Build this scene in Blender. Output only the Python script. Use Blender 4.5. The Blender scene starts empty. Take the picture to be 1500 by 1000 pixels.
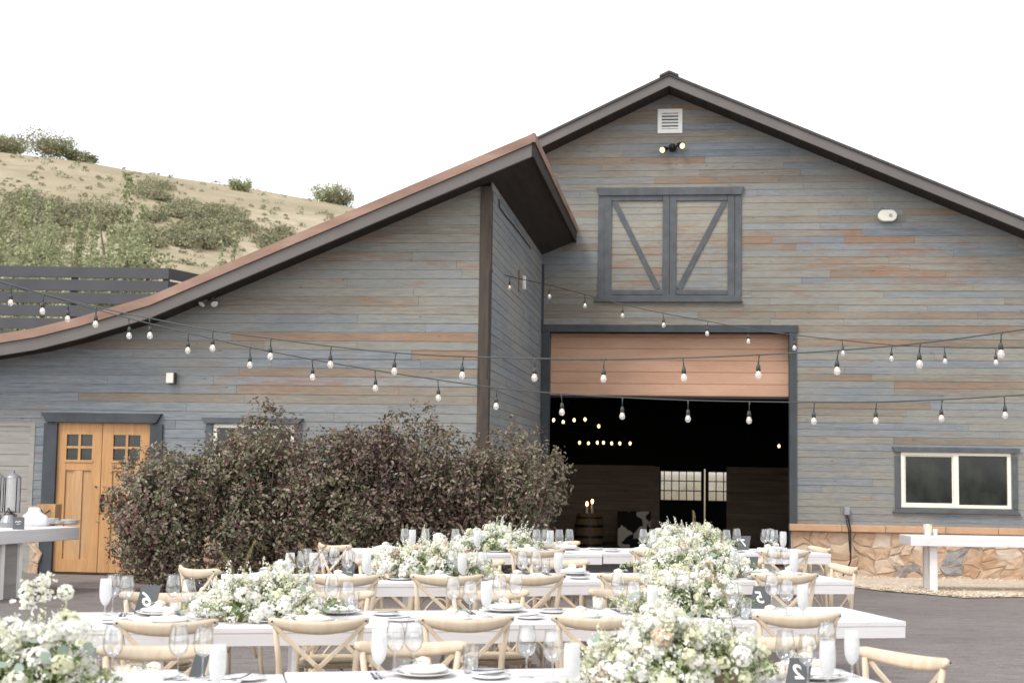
import bpy, math, random
import numpy as np
from mathutils import Vector, Matrix
random.seed(7); rng = np.random.default_rng(7)
scene = bpy.context.scene
COL = scene.collection
R = math.radians
# ------------------------------------------------------------------ camera
F = 2083.0; PITCH = math.atan(186/2083.0); ROLL = 0.0155; CZ = 1.70
fw = Vector((0, math.cos(PITCH), math.sin(PITCH))); up0 = Vector((0, -math.sin(PITCH), math.cos(PITCH))); rt0 = Vector((1, 0, 0))
rt = rt0*math.cos(ROLL) + up0*math.sin(ROLL); up = up0*math.cos(ROLL) - rt0*math.sin(ROLL)
CAMP = Vector((0, 0, CZ))
def ray(px, py): return fw + rt*((px-750)/F) + up*((500-py)/F)
def proj(p):
    d = Vector(p) - CAMP; k = d.dot(fw)
    return 750 + F*d.dot(rt)/k, 500 - F*d.dot(up)/k
def at_y(px, py, Y):
    r = ray(px, py); return CAMP + r*(Y/r.y)
def at_z(px, py, z):
    r = ray(px, py); return CAMP + r*((z-CZ)/r.z)
cam = bpy.data.cameras.new('camera'); co = bpy.data.objects.new('camera', cam); COL.objects.link(co); scene.camera = co
co.matrix_world = Matrix.Translation(CAMP) @ Matrix((rt, up, -fw)).transposed().to_4x4()
cam.lens = 50; cam.sensor_width = 36; cam.clip_end = 5000; cam.clip_start = 0.05
cam.dof.use_dof = True; cam.dof.focus_distance = 13.0; cam.dof.aperture_fstop = 4.0
scene.cycles.transparent_max_bounces = 32; scene.cycles.max_bounces = 8
# ------------------------------------------------------------------ light
SUN_EL, SUN_AZ = R(56), R(224)      # azimuth measured clockwise from +Y (north)
w = bpy.data.worlds.new('World'); scene.world = w; w.use_nodes = True
nt = w.node_tree; bg = nt.nodes['Background']
sky = nt.nodes.new('ShaderNodeTexSky'); sky.sky_type = 'NISHITA'; sky.sun_disc = False
sky.sun_elevation = SUN_EL; sky.sun_rotation = SUN_AZ; sky.dust_density = 1.0; sky.air_density = 1.0; sky.ozone_density = 1.0
hs = nt.nodes.new('ShaderNodeHueSaturation'); hs.inputs['Saturation'].default_value = 0.16
nt.links.new(sky.outputs[0], hs.inputs['Color']); nt.links.new(hs.outputs[0], bg.inputs['Color'])
bg.inputs['Strength'].default_value = 0.15
sl = bpy.data.lights.new('sun', 'SUN'); sl.energy = 0.9; sl.angle = R(18); sl.color = (1, .965, .92)
so = bpy.data.objects.new('sun', sl); COL.objects.link(so)
sd = Vector((math.sin(SUN_AZ)*math.cos(SUN_EL), math.cos(SUN_AZ)*math.cos(SUN_EL), math.sin(SUN_EL)))
so.rotation_euler = sd.to_track_quat('Z', 'Y').to_euler()
scene.view_settings.view_transform = 'Standard'; scene.view_settings.look = 'None'
scene.view_settings.exposure = 1.25; scene.view_settings.gamma = 1.0
# ------------------------------------------------------------------ mesh builder
class MB:
    def __init__(s): s.v = []; s.f = []; s.t = []; s.u = []; s.tint = 0.5; s.off = 0.0
    def add(s, vs, fs):
        b = len(s.v); s.v.extend([tuple(p) for p in vs]); s.f.extend([tuple(i+b for i in f) for f in fs]); s.t.extend([s.tint]*len(fs)); s.u.extend([s.off]*len(fs))
        return s
    def box(s, x0, x1, y0, y1, z0, z1):
        return s.add([(x0,y0,z0),(x1,y0,z0),(x1,y1,z0),(x0,y1,z0),(x0,y0,z1),(x1,y0,z1),(x1,y1,z1),(x0,y1,z1)],
                     [(0,3,2,1),(4,5,6,7),(0,1,5,4),(1,2,6,5),(2,3,7,6),(3,0,4,7)])
    def prism(s, poly, y0, y1):      # poly in x,z counter-clockwise seen from -y
        n = len(poly)
        if n < 3: return s
        vs = [(p[0], y0, p[1]) for p in poly] + [(p[0], y1, p[1]) for p in poly]
        fs = [tuple(range(n)), tuple(range(2*n-1, n-1, -1))] + [(i, i+n, (i+1)%n+n, (i+1)%n) for i in range(n)]
        return s.add(vs, fs)
    def prismz(s, poly, z0, z1):
        n = len(poly)
        vs = [(p[0], p[1], z0) for p in poly] + [(p[0], p[1], z1) for p in poly]
        fs = [tuple(range(n-1, -1, -1)), tuple(range(n, 2*n))] + [(i, (i+1)%n, (i+1)%n+n, i+n) for i in range(n)]
        return s.add(vs, fs)
    def tube(s, pts, rad, n=8, sq=None, caps=True):
        pts = [Vector(p) for p in pts]; m = len(pts)
        if not hasattr(rad, '__len__'): rad = [rad]*m
        ref = None; vs = []
        for i, p in enumerate(pts):
            t = (pts[min(i+1, m-1)] - pts[max(i-1, 0)]).normalized()
            if ref is None: ref = Vector((0,0,1)) if abs(t.z) < .9 else Vector((1,0,0))
            a = t.cross(ref).normalized(); b = a.cross(t).normalized(); ref = b
            for k in range(n):
                q = 2*math.pi*k/n + (math.pi/4 if n == 4 else 0)
                ra, rb = (rad[i], rad[i]) if sq is None else (sq[0]*rad[i], sq[1]*rad[i])
                vs.append(p + a*(math.cos(q)*ra) + b*(math.sin(q)*rb))
        fs = [(i*n+k, i*n+(k+1)%n, (i+1)*n+(k+1)%n, (i+1)*n+k) for i in range(m-1) for k in range(n)]
        if caps: fs += [tuple(range(n-1, -1, -1)), tuple(range((m-1)*n, m*n))]
        return s.add(vs, fs)
    def lathe(s, prof, n=20, c=(0,0,0), caps=False):
        vs = [(c[0]+r*math.cos(2*math.pi*k/n), c[1]+r*math.sin(2*math.pi*k/n), c[2]+z) for r, z in prof for k in range(n)]
        fs = [(i*n+k, i*n+(k+1)%n, (i+1)*n+(k+1)%n, (i+1)*n+k) for i in range(len(prof)-1) for k in range(n)]
        if caps: fs += [tuple(range(n-1, -1, -1)), tuple(range((len(prof)-1)*n, len(prof)*n))]
        return s.add(vs, fs)
    def ball(s, c, r, n=8, sc=(1,1,1)):
        prof = [(math.sin(math.pi*i/n), -math.cos(math.pi*i/n)) for i in range(n+1)]
        m = n+2
        vs = [(c[0]+r*sc[0]*a*math.cos(2*math.pi*k/m), c[1]+r*sc[1]*a*math.sin(2*math.pi*k/m), c[2]+r*sc[2]*b) for a, b in prof for k in range(m)]
        return s.add(vs, [(i*m+k, i*m+(k+1)%m, (i+1)*m+(k+1)%m, (i+1)*m+k) for i in range(n) for k in range(m)])
    def xf(s, M, start=0):
        s.v[start:] = [tuple(M @ Vector(p)) for p in s.v[start:]]; return s
    def build(s, name, mat, parent=None, smooth=False, bevel=0, seg=2):
        me = bpy.data.meshes.new(name); me.from_pydata(s.v, [], s.f); me.update()
        if s.f:
            a = me.attributes.new('tint', 'FLOAT', 'FACE'); a.data.foreach_set('value', np.array(s.t, dtype=np.float32))
            a = me.attributes.new('off', 'FLOAT', 'FACE'); a.data.foreach_set('value', np.array(s.u, dtype=np.float32))
        return mkobj(name, me, mat, parent, smooth, bevel, seg)
def mkobj(name, me, mat, parent=None, smooth=False, bevel=0, seg=2):
    o = bpy.data.objects.new(name, me); COL.objects.link(o)
    for m in (mat if isinstance(mat, (list, tuple)) else [mat]): me.materials.append(m)
    if smooth: me.polygons.foreach_set('use_smooth', np.ones(len(me.polygons), dtype=bool))
    if bevel:
        b = o.modifiers.new('bevel', 'BEVEL'); b.width = bevel; b.segments = seg; b.limit_method = 'ANGLE'; b.angle_limit = R(40)
    if parent is not None: o.parent = parent
    return o
def leafmesh(name, P, Nrm, L, W, T, mat, parent=None, fold=0.25, shape='leaf'):
    """many small leaves: P centres, Nrm leaf normals, L lengths, W widths, T tints (numpy)"""
    n = len(P); Nrm = Nrm/np.linalg.norm(Nrm, axis=1, keepdims=True)
    a = rng.normal(size=(n,3)); d = a - Nrm*(a*Nrm).sum(1)[:,None]; d /= np.linalg.norm(d, axis=1, keepdims=True)
    e = np.cross(Nrm, d); L = L[:,None]; W = W[:,None]
    if shape == 'leaf':
        vs = np.stack([P-d*L*.5, P+e*W*.5+Nrm*W*fold, P+d*L*.5, P-e*W*.5+Nrm*W*fold], 1); k = 4
        f = np.arange(n*4).reshape(n,4); idx = np.concatenate([f[:,[0,1,2]], f[:,[0,2,3]]], 1).reshape(-1,3); rep = 2
    else:   # rounded six-sided petal
        vs = np.stack([P+(d*math.cos(q)*L+e*math.sin(q)*W)*.5+Nrm*W*fold*(.4 if i%2 else 0) for i, q in enumerate(np.arange(6)*math.pi/3)], 1)
        idx = np.arange(n*6).reshape(n,6); rep = 1
    vs = vs.reshape(-1,3)
    me = bpy.data.meshes.new(name); m = idx.shape[0]; c = idx.shape[1]
    me.vertices.add(len(vs)); me.vertices.foreach_set('co', vs.astype(np.float32).ravel())
    me.loops.add(m*c); me.loops.foreach_set('vertex_index', idx.astype(np.int32).ravel())
    me.polygons.add(m); me.polygons.foreach_set('loop_start', np.arange(0, m*c, c, dtype=np.int32)); 
    me.update(calc_edges=True)
    at = me.attributes.new('tint', 'FLOAT', 'FACE'); at.data.foreach_set('value', np.repeat(T, rep).astype(np.float32))
    return mkobj(name, me, mat, parent)
def empty(name, loc=(0,0,0), rz=0):
    o = bpy.data.objects.new(name, None); COL.objects.link(o); o.location = loc; o.rotation_euler = (0,0,rz); o.empty_display_size = .2; return o
def tag(o, label=None, cat=None, group=None, kind=None):
    for k, v in (('label', label), ('category', cat), ('group', group), ('kind', kind)):
        if v: o[k] = v
    return o
def copy_tree(o, parent=None):
    c = o.copy(); COL.objects.link(c); c.parent = parent
    for ch in list(o.children): copy_tree(ch, c)
    return c
ORD = ['leftmost','second from left','third from left','fourth from left','fifth from left','sixth from left','seventh from left','eighth from left','ninth from left','tenth from left','eleventh from left','twelfth from left','thirteenth from left','fourteenth from left','fifteenth from left','sixteenth from left','seventeenth from left','eighteenth from left','nineteenth from left','twentieth from left']
# ------------------------------------------------------------------ materials
def srgb(r, g, b): return tuple(((c/255)/12.92 if c/255 <= .04045 else ((c/255+.055)/1.055)**2.4) for c in (r,g,b)) + (1,)
class NM:
    def __init__(s, name):
        s.m = bpy.data.materials.new(name); s.m.use_nodes = True; s.t = s.m.node_tree; s.p = s.t.nodes['Principled BSDF']; s.out = s.t.nodes['Material Output']
    def n(s, typ, **kw):
        x = s.t.nodes.new('ShaderNode'+typ)
        for k, v in kw.items():
            if k in x.inputs.keys() if isinstance(k, str) else False: s.set(x.inputs[k], v)
            else: setattr(x, k, v)
        return x
    def set(s, sock, v):
        if isinstance(v, bpy.types.NodeSocket): s.t.links.new(v, sock)
        else: sock.default_value = v
    def coord(s, scale=(1,1,1), loc=(0,0,0), out='Object'):
        tc = s.n('TexCoord'); mp = s.n('Mapping'); s.set(mp.inputs['Vector'], tc.outputs[out]); mp.inputs['Scale'].default_value = scale; mp.inputs['Location'].default_value = loc
        return mp.outputs[0]
    def noise(s, vec, scale=5, detail=4, rough=.55, dist=0):
        x = s.n('TexNoise'); s.set(x.inputs['Vector'], vec); x.inputs['Scale'].default_value = scale; x.inputs['Detail'].default_value = detail; x.inputs['Roughness'].default_value = rough; x.inputs['Distortion'].default_value = dist
        return x.outputs['Fac']
    def ramp(s, fac, stops, interp='LINEAR'):
        x = s.n('ValToRGB'); s.set(x.inputs[0], fac); e = x.color_ramp.elements; x.color_ramp.interpolation = interp
        while len(e) < len(stops): e.new(.5)
        for i, (p, c) in enumerate(stops): e[i].position = p; e[i].color = c if len(c) == 4 else tuple(c)+(1,)
        return x.outputs[0]
    def mix(s, fac, a, b, mode='MIX'):
        x = s.n('Mix'); x.data_type = 'RGBA'; x.blend_type = mode; s.set(x.inputs[0], fac); s.set(x.inputs[6], a); s.set(x.inputs[7], b); return x.outputs[2]
    def math(s, op, a, b=0.0, c=0.0):
        x = s.n('Math'); x.operation = op; s.set(x.inputs[0], a); s.set(x.inputs[1], b); s.set(x.inputs[2], c); return x.outputs[0]
    def attr(s, name='tint'):
        x = s.n('Attribute'); x.attribute_name = name; return x.outputs['Fac']
    def bump(s, h, strength=.3, dist=.01):
        x = s.n('Bump'); s.set(x.inputs['Height'], h); x.inputs['Strength'].default_value = strength; x.inputs['Distance'].default_value = dist
        s.set(s.p.inputs['Normal'], x.outputs[0])
    def fin(s, col=None, rough=.6, metal=0, spec=None):
        if col is not None: s.set(s.p.inputs['Base Color'], col)
        s.set(s.p.inputs['Roughness'], rough); s.p.inputs['Metallic'].default_value = metal
        if spec is not None: s.p.inputs['Specular IOR Level'].default_value = spec
        return s.m
def simple(name, c, rough=.6, metal=0, var=.12, scale=12, bump=0, spec=None, stretch=(1,1,1)):
    m = NM(name); v = m.coord(stretch); f = m.noise(v, scale, 5)
    c = Vector(c[:3]); col = m.ramp(f, [(.3, tuple(c*(1-var))), (.7, tuple(c*(1+var)))])
    if bump: m.bump(f, bump, .005)
    return m.fin(col, rough, metal, spec)
STAINS = [(6.5, 5.4, 1.9, .7, .17), (2.0, 7.2, 1.6, .45, .14), (4.6, 5.6, 1.6, .8, .09), (-2.5, 4.3, 2.2, .8, .11), (-2.8, 2.85, 3.2, .3, .18), (2.4, 5.2, 2.6, 1.2, .09), (7.5, 3.9, 2.5, .8, .06)]
def planks_mat(name, along='x', rust=.0, warm=0.0):
    """weathered siding; the per-board attribute picks blue-grey, taupe or brown boards"""
    m = NM(name)
    off = m.attr('off'); tc = m.n('TexCoord'); vm = m.n('VectorMath'); vm.operation = 'ADD'; cb = m.n('CombineXYZ')
    for i in range(3): m.set(cb.inputs[i], off)
    m.set(vm.inputs[0], tc.outputs['Object']); m.set(vm.inputs[1], cb.outputs[0])
    def mp(sc):
        x = m.n('Mapping'); m.set(x.inputs[0], vm.outputs[0]); x.inputs['Scale'].default_value = sc; return x.outputs[0]
    st = (1.0, 1.0, 14.0) if along == 'x' else (1.0, 1.0, 14.0)
    g1 = m.noise(mp((st[0]*1.2, st[1]*1.2, st[2]*1.6)), 1.6, 6, .6)      # long grain streaks
    g2 = m.noise(mp((3, 3, 60)), 2.2, 4, .6)
    big = m.noise(m.coord((.35, .35, .9), (3.1, 1.7, .4)), 1.3, 4, .6)
    patch = m.noise(m.coord((.8, .8, 3.2), (9.1, 1.7, 5.4)), 1.5, 5, .65)
    base = m.ramp(m.math('ADD', m.attr('tint'), m.math('MULTIPLY', m.math('SUBTRACT', g1, .5), .95)),
        [(0.0, srgb(108,116,123)), (.22, srgb(130,136,142)), (.42, srgb(120,124,125)), (.58, srgb(138,136,128)), (.74, srgb(126,119,108)), (.88, srgb(120,108,96)), (1.0, srgb(146,113,88))])
    lightf = m.ramp(big, [(.35, (0,0,0)), (.68, (1,1,1))])
    col = m.mix(m.math('MULTIPLY', lightf, .55+warm), base, srgb(156,151,137))
    sp = m.n('SeparateXYZ'); m.set(sp.inputs[0], tc.outputs['Object'])
    for (sx_, sz_, ru, rz_, am) in STAINS:
        dx_ = m.math('DIVIDE', m.math('SUBTRACT', sp.outputs[0], sx_), ru); dz_ = m.math('DIVIDE', m.math('SUBTRACT', sp.outputs[2], sz_), rz_)
        dd_ = m.math('ADD', m.math('MULTIPLY', dx_, dx_), m.math('MULTIPLY', dz_, dz_)); patch = m.math('ADD', patch, m.math('MULTIPLY', m.ramp(dd_, [(0,(1,1,1)),(1,(0,0,0))]), am))
    pf = m.ramp(patch, [(.60-rust, (0,0,0)), (.72-rust, (1,1,1))])
    col = m.mix(m.math('MULTIPLY', pf, m.math('MULTIPLY', m.ramp(g1, [(.35,(0,0,0)),(.6,(1,1,1))]), .6)), col, srgb(146,100,70))
    col = m.mix(m.math('MULTIPLY', m.ramp(g2, [(.38,(1,1,1)),(.55,(0,0,0))]), .30), col, srgb(74,74,74))
    knot = m.n('TexVoronoi'); m.set(knot.inputs['Vector'], mp((1.6,1.6,4.5))); knot.inputs['Scale'].default_value = 1.3
    col = m.mix(m.math('MULTIPLY', m.ramp(knot.outputs['Distance'], [(.03,(1,1,1)),(.07,(0,0,0))]), .6), col, srgb(60,50,44))
    m.bump(m.math('ADD', g1, g2), .35, .006)
    return m.fin(col, .78, 0, .25)
def wood_mat(name, c1, c2, scale=1.0, rough=.5, axis='z', spec=.4):
    m = NM(name); st = {'z': (14,14,1.2), 'x': (1.2,14,14), 'y': (14,1.2,14)}[axis]
    v = m.coord(tuple(k*scale for k in st)); a = m.noise(v, 1.5, 6, .6, .6); b = m.noise(m.coord((2,2,2)), 1.5, 3)
    col = m.mix(m.ramp(a, [(.3,(0,0,0)),(.7,(1,1,1))]), c1, c2); col = m.mix(m.math('MULTIPLY', m.ramp(b, [(.4,(0,0,0)),(.7,(1,1,1))]), .3), col, tuple(x*.75 for x in c1[:3])+(1,))
    m.bump(a, .15, .003); return m.fin(col, rough, 0, spec)
def leaf_mat(name, stops, rough=.5, trans=.25, spec=.4):
    m = NM(name); col = m.ramp(m.attr('tint'), stops); m.fin(col, rough, 0, spec)
    tr = m.n('BsdfTranslucent'); m.set(tr.inputs['Color'], col); mx = m.n('MixShader'); mx.inputs[0].default_value = trans
    m.t.links.new(m.p.outputs[0], mx.inputs[1]); m.t.links.new(tr.outputs[0], mx.inputs[2]); m.t.links.new(mx.outputs[0], m.out.inputs[0]); return m.m
def glass_mat(name, tint=(.97,.98,.985,1), lo=.06, hi=.85, white=0.0, power=.35):
    """thin clear glass: transparent body with fresnel-weighted mirror sheen"""
    m = NM(name); lw = m.n('LayerWeight'); lw.inputs['Blend'].default_value = power
    fac = m.ramp(lw.outputs['Facing'], [(0,(lo,)*3), (.6,(lo*2.4,)*3), (1,(hi,)*3)]); tn_ = m.ramp(lw.outputs['Facing'], [(0, tint), (.55, tuple(c*.95 for c in tint[:3])), (.85, tuple(c*.5 for c in tint[:3])), (1, tuple(c*.38 for c in tint[:3]))])
    tr = m.n('BsdfTransparent'); m.set(tr.inputs[0], tn_); gl = m.n('BsdfGlossy'); gl.inputs['Roughness'].default_value = .03
    a = m.n('MixShader'); m.set(a.inputs[0], fac); m.t.links.new(tr.outputs[0], a.inputs[1]); m.t.links.new(gl.outputs[0], a.inputs[2])
    res = a
    if white:
        d = m.n('BsdfDiffuse'); d.inputs[0].default_value = (.88,.88,.87,1); tl = m.n('BsdfTranslucent'); tl.inputs[0].default_value = (.95,.95,.94,1)
        ad = m.n('MixShader'); ad.inputs[0].default_value = .5; m.t.links.new(d.outputs[0], ad.inputs[1]); m.t.links.new(tl.outputs[0], ad.inputs[2])
        f = m.noise(m.coord((1,1,.5)), 120, 2); 
        b = m.n('MixShader'); m.set(b.inputs[0], m.ramp(f, [(.3,(white*.93,)*3),(.7,(min(1,white*1.07),)*3)])); m.t.links.new(a.outputs[0], b.inputs[1]); m.t.links.new(ad.outputs[0], b.inputs[2]); res = b
    m.t.links.new(res.outputs[0], m.out.inputs[0]); return m.m
def emit(name, c, s):
    m = NM(name); m.p.inputs['Base Color'].default_value = c; m.p.inputs['Emission Color'].default_value = c; m.p.inputs['Emission Strength'].default_value = s; return m.m
M = {}
M['siding'] = planks_mat('weathered_siding'); M['siding_warm'] = planks_mat('weathered_siding_warm', warm=.3, rust=.05)
M['trim'] = simple('charcoal_trim', srgb(80,83,86), .7, var=.22, scale=3, bump=.3, stretch=(2,2,2))
M['trim_dark'] = simple('dark_blue_trim', srgb(60,64,68), .7, var=.2, scale=4, bump=.2)
M['post'] = wood_mat('weathered_brown_post', srgb(66,62,58), srgb(92,80,68), 1, .8, 'z', .2)
M['fascia'] = simple('brown_grey_fascia', srgb(99,93,89), .55, var=.1, scale=2.5, bump=.1)
M['soffit'] = wood_mat('dark_soffit', srgb(60,54,50), srgb(42,38,36), .6, .75, 'y', .2)
M['shingle'] = simple('dark_shingle', srgb(72,70,68), .9, var=.3, scale=30, bump=.5)
m = NM('weathered_copper'); nz = m.noise(m.coord((.6,.6,2)), 2, 5); M['copper'] = m.fin(m.ramp(nz, [(.3, srgb(122,94,78)), (.55, srgb(144,114,97)), (.75, srgb(160,132,115))]), .5, .15)
m = NM('copper_roller_door'); nz = m.noise(m.coord((.5,.5,2)), 2, 4)
wv = m.n('TexWave'); m.set(wv.inputs['Vector'], m.coord((1,1,1))); wv.bands_direction = 'Z'; wv.inputs['Scale'].default_value = 9.0; wv.inputs['Distortion'].default_value = 0
m.bump(wv.outputs['Fac'], .35, .006); M['roller'] = m.fin(m.ramp(nz, [(.3, srgb(184,142,114)), (.7, srgb(200,159,131))]), .5, .05)
M['cream'] = simple('cream_vinyl', srgb(226,222,208), .45, var=.03)
M['white_paint'] = simple('white_paint', srgb(232,230,224), .5, var=.03)
m = NM('dark_window_glass'); M['darkglass'] = m.fin(m.ramp(m.noise(m.coord((1,1,.6)), 3, 4), [(.35, (.006,.007,.006)), (.75, (.03,.036,.026))]), .06, 0, .5)
M['oak'] = wood_mat('honey_oak', srgb(196,151,100), srgb(174,125,80), 1.0, .5, 'z')
M['oak_panel'] = wood_mat('honey_oak_panel', srgb(194,156,112), srgb(174,130,88), 1.2, .5, 'z')
M['black'] = simple('black_metal', (.012,.012,.013), .45, .3, var=.1)
M['grey_metal'] = simple('grey_metal', srgb(150,150,152), .4, .6, var=.08)
m = NM('rubble_stone'); nz = m.noise(m.coord((1,1,1)), 7, 8, .7); n2 = m.noise(m.coord((1,1,1)), 2.4, 4)
c = m.ramp(m.attr('tint'), [(0, srgb(188,164,140)), (.25, srgb(176,146,118)), (.5, srgb(198,178,158)), (.72, srgb(170,136,108)), (.86, srgb(204,190,174)), (.94, srgb(128,128,130)), (1, srgb(110,114,118))])
c = m.mix(m.math('MULTIPLY', m.ramp(nz, [(.4,(0,0,0)),(.65,(1,1,1))]), .35), c, srgb(200,184,164)); c = m.mix(m.math('MULTIPLY', m.ramp(n2, [(.45,(0,0,0)),(.65,(1,1,1))]), .4), c, srgb(160,114,82))
m.bump(nz, .8, .02); M['stone'] = m.fin(c, .85, 0, .2)
M['ledge'] = simple('sandstone_ledge', srgb(182,146,116), .8, var=.12, scale=5, bump=.3)
M['mortar'] = simple('mortar', srgb(176,158,138), .9, var=.15, scale=20, bump=.4)
M['int_wood'] = wood_mat('dark_interior_boards', srgb(178,156,138), srgb(136,116,100), .5, .7, 'x', .2)
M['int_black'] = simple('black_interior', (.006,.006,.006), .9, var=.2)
m = NM('white_table_paint'); g = m.noise(m.coord((1.2,22,22)), 1.5, 5, .6); sc = m.noise(m.coord((1,3,3)), 6, 6, .7)
c = m.mix(m.ramp(g, [(.3,(0,0,0)),(.7,(1,1,1))]), srgb(222,219,218), srgb(210,205,204)); c = m.mix(m.math('MULTIPLY', m.ramp(sc, [(.58,(0,0,0)),(.72,(1,1,1))]), .45), c, srgb(190,170,156))
m.bump(g, .12, .002); M['table'] = m.fin(c, .5, 0, .4)
M['chair'] = wood_mat('pale_beech', srgb(212,196,174), srgb(198,176,148), 1.2, .5, 'z')
M['rush'] = simple('rush_seat', srgb(190,172,142), .9, var=.15, scale=40, bump=.6)
M['porcelain'] = simple('white_porcelain', srgb(228,227,225), .15, var=.01)
M['linen'] = simple('white_linen', srgb(226,226,229), .9, var=.03, scale=30, bump=.2)
M['linen2'] = simple('cream_rose', srgb(228,214,194), .8, var=.06, scale=40)
M['card'] = simple('charcoal_card', srgb(86,88,90), .7, var=.06)
M['white_ink'] = simple('white_ink', srgb(236,234,228), .7, var=.02)
M['paper'] = simple('white_paper', srgb(230,229,228), .8, var=.01)
M['steel'] = simple('dark_cutlery', srgb(70,74,96), .3, .8, var=.1)
M['glass'] = glass_mat('clear_glass', lo=.19, hi=.9)
M['glasswater'] = glass_mat('clear_water', (.93,.95,.96,1), .10, .6)
M['frost'] = glass_mat('frosted_goblet', lo=.10, hi=.6, white=.58)
M['votive'] = glass_mat('votive_glass', lo=.1, hi=.6, white=.35)
M['bulb'] = glass_mat('bulb_glass', lo=.16, hi=.9, white=.33)
M['filament'] = emit('filament', (1,.62,.32,1), 2.5)
M['amber'] = emit('amber_lamp', (1,.66,.26,1), 1.7)
M['warmlamp'] = emit('warm_flood', (1,.78,.4,1), .6)
M['flame'] = emit('flame', (1,.55,.18,1), 6)
M['wax'] = simple('candle_wax', srgb(244,236,220), .6, var=.02)
M['cable'] = simple('dark_green_cable', srgb(58,62,58), .6, var=.1)
M['leaf_purple'] = leaf_mat('plum_leaves', [(0, srgb(84,64,66)), (.25, srgb(124,100,92)), (.42, srgb(124,112,92)), (.62, srgb(108,114,82)), (.84, srgb(162,144,132)), (1, srgb(130,70,78))], .34, .2)
M['bark'] = simple('grey_bark', srgb(112,98,86), .9, var=.2, scale=20, bump=.4)
M['leaf_aspen'] = leaf_mat('aspen_leaves', [(0, srgb(126,130,92)), (.5, srgb(158,162,122)), (1, srgb(186,188,148))], .6, .35)
M['leaf_scrub'] = leaf_mat('scrub_leaves', [(0, srgb(120,120,94)), (.5, srgb(142,140,110)), (1, srgb(164,158,130))], .8, .2)
M['leaf_floral'] = leaf_mat('floral_greenery', [(0, srgb(92,112,66)), (.4, srgb(138,154,100)), (.7, srgb(174,182,132)), (.9, srgb(140,156,138)), (1, srgb(172,158,116))], .5, .3)
M['petal'] = leaf_mat('cream_petals', [(0, srgb(218,218,184)), (.25, srgb(236,235,216)), (.6, srgb(242,241,234)), (.9, srgb(240,238,230)), (1, srgb(206,182,150))], .7, .3, .2)
M['eucalyptus'] = leaf_mat('eucalyptus_leaves', [(0, srgb(128,146,130)), (1, srgb(160,174,160))], .6, .2)
M['plume'] = leaf_mat('grass_plume', [(0, srgb(118,104,76)), (1, srgb(160,146,110))], .8, .3)
M['tray'] = wood_mat('driftwood_tray', srgb(150,130,108), srgb(114,96,78), 1, .8, 'x')
m = NM('brown_pavement'); a = m.noise(m.coord((1,1,1)), .35, 5); b = m.noise(m.coord((1,2.6,1)), 3.2, 6, .6, 1.2); d = m.noise(m.coord((1,1,1)), 60, 3)
c = m.ramp(a, [(.3, srgb(102,93,90)), (.5, srgb(114,105,101)), (.7, srgb(124,115,110))]); c = m.mix(m.math('MULTIPLY', m.ramp(b, [(.35,(1,1,1)),(.5,(0,0,0))]), .55), c, srgb(80,72,70)); c = m.mix(m.math('MULTIPLY', m.ramp(b, [(.55,(0,0,0)),(.7,(1,1,1))]), .45), c, srgb(138,130,127)); c = m.mix(.12, c, m.ramp(d, [(.4,(.02,.02,.02)),(.6,(.5,.5,.5))]))
m.bump(m.math('ADD', b, m.math('MULTIPLY', d, .3)), .5, .02); M['pave'] = m.fin(c, .7, 0, .35)
m = NM('pale_gravel'); vo = m.n('TexVoronoi'); m.set(vo.inputs['Vector'], m.coord((1,1,1))); vo.inputs['Scale'].default_value = 24
c = m.mix(.45, m.ramp(vo.outputs['Color'], [(.2, srgb(176,156,134)), (.8, srgb(222,208,190))]), m.ramp(m.noise(m.coord(), 2, 4), [(.3, srgb(180,160,136)), (.7, srgb(216,202,184))])); m.bump(m.math('SUBTRACT', 1.0, vo.outputs['Distance']), .8, .03); M['gravel'] = m.fin(c, .9, 0, .2)
m = NM('dry_hill_grass'); a = m.noise(m.coord((1,1,1)), .05, 6, .6); b = m.noise(m.coord((1,1,1)), .5, 6, .65); c = m.ramp(a, [(.3, srgb(142,130,108)), (.5, srgb(160,146,122)), (.68, srgb(173,160,138))])
c = m.mix(m.math('MULTIPLY', m.ramp(b, [(.44,(0,0,0)),(.62,(1,1,1))]), .6), c, srgb(132,127,104)); m.bump(b, .6, .4); M['hill'] = m.fin(c, .95, 0, .1)
m = NM('cowhide'); cn = m.noise(m.coord((1,1,1), (.35,0,.6)), 3.6, 1.5, .4, .5); M['cow'] = m.fin(m.ramp(cn, [(.53, (.012,.012,.012)), (.545, srgb(214,206,190))]), .9)
M['barrel'] = wood_mat('barrel_staves', srgb(150,120,84), srgb(100,76,52), 1, .6, 'z')
M['old_board'] = wood_mat('grey_old_boards', srgb(160,155,149), srgb(138,133,127), .8, .8, 'x', .2)
M['parapet'] = simple('dark_slat_paint', srgb(70,72,76), .7, var=.15, scale=2, bump=.2)
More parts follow.
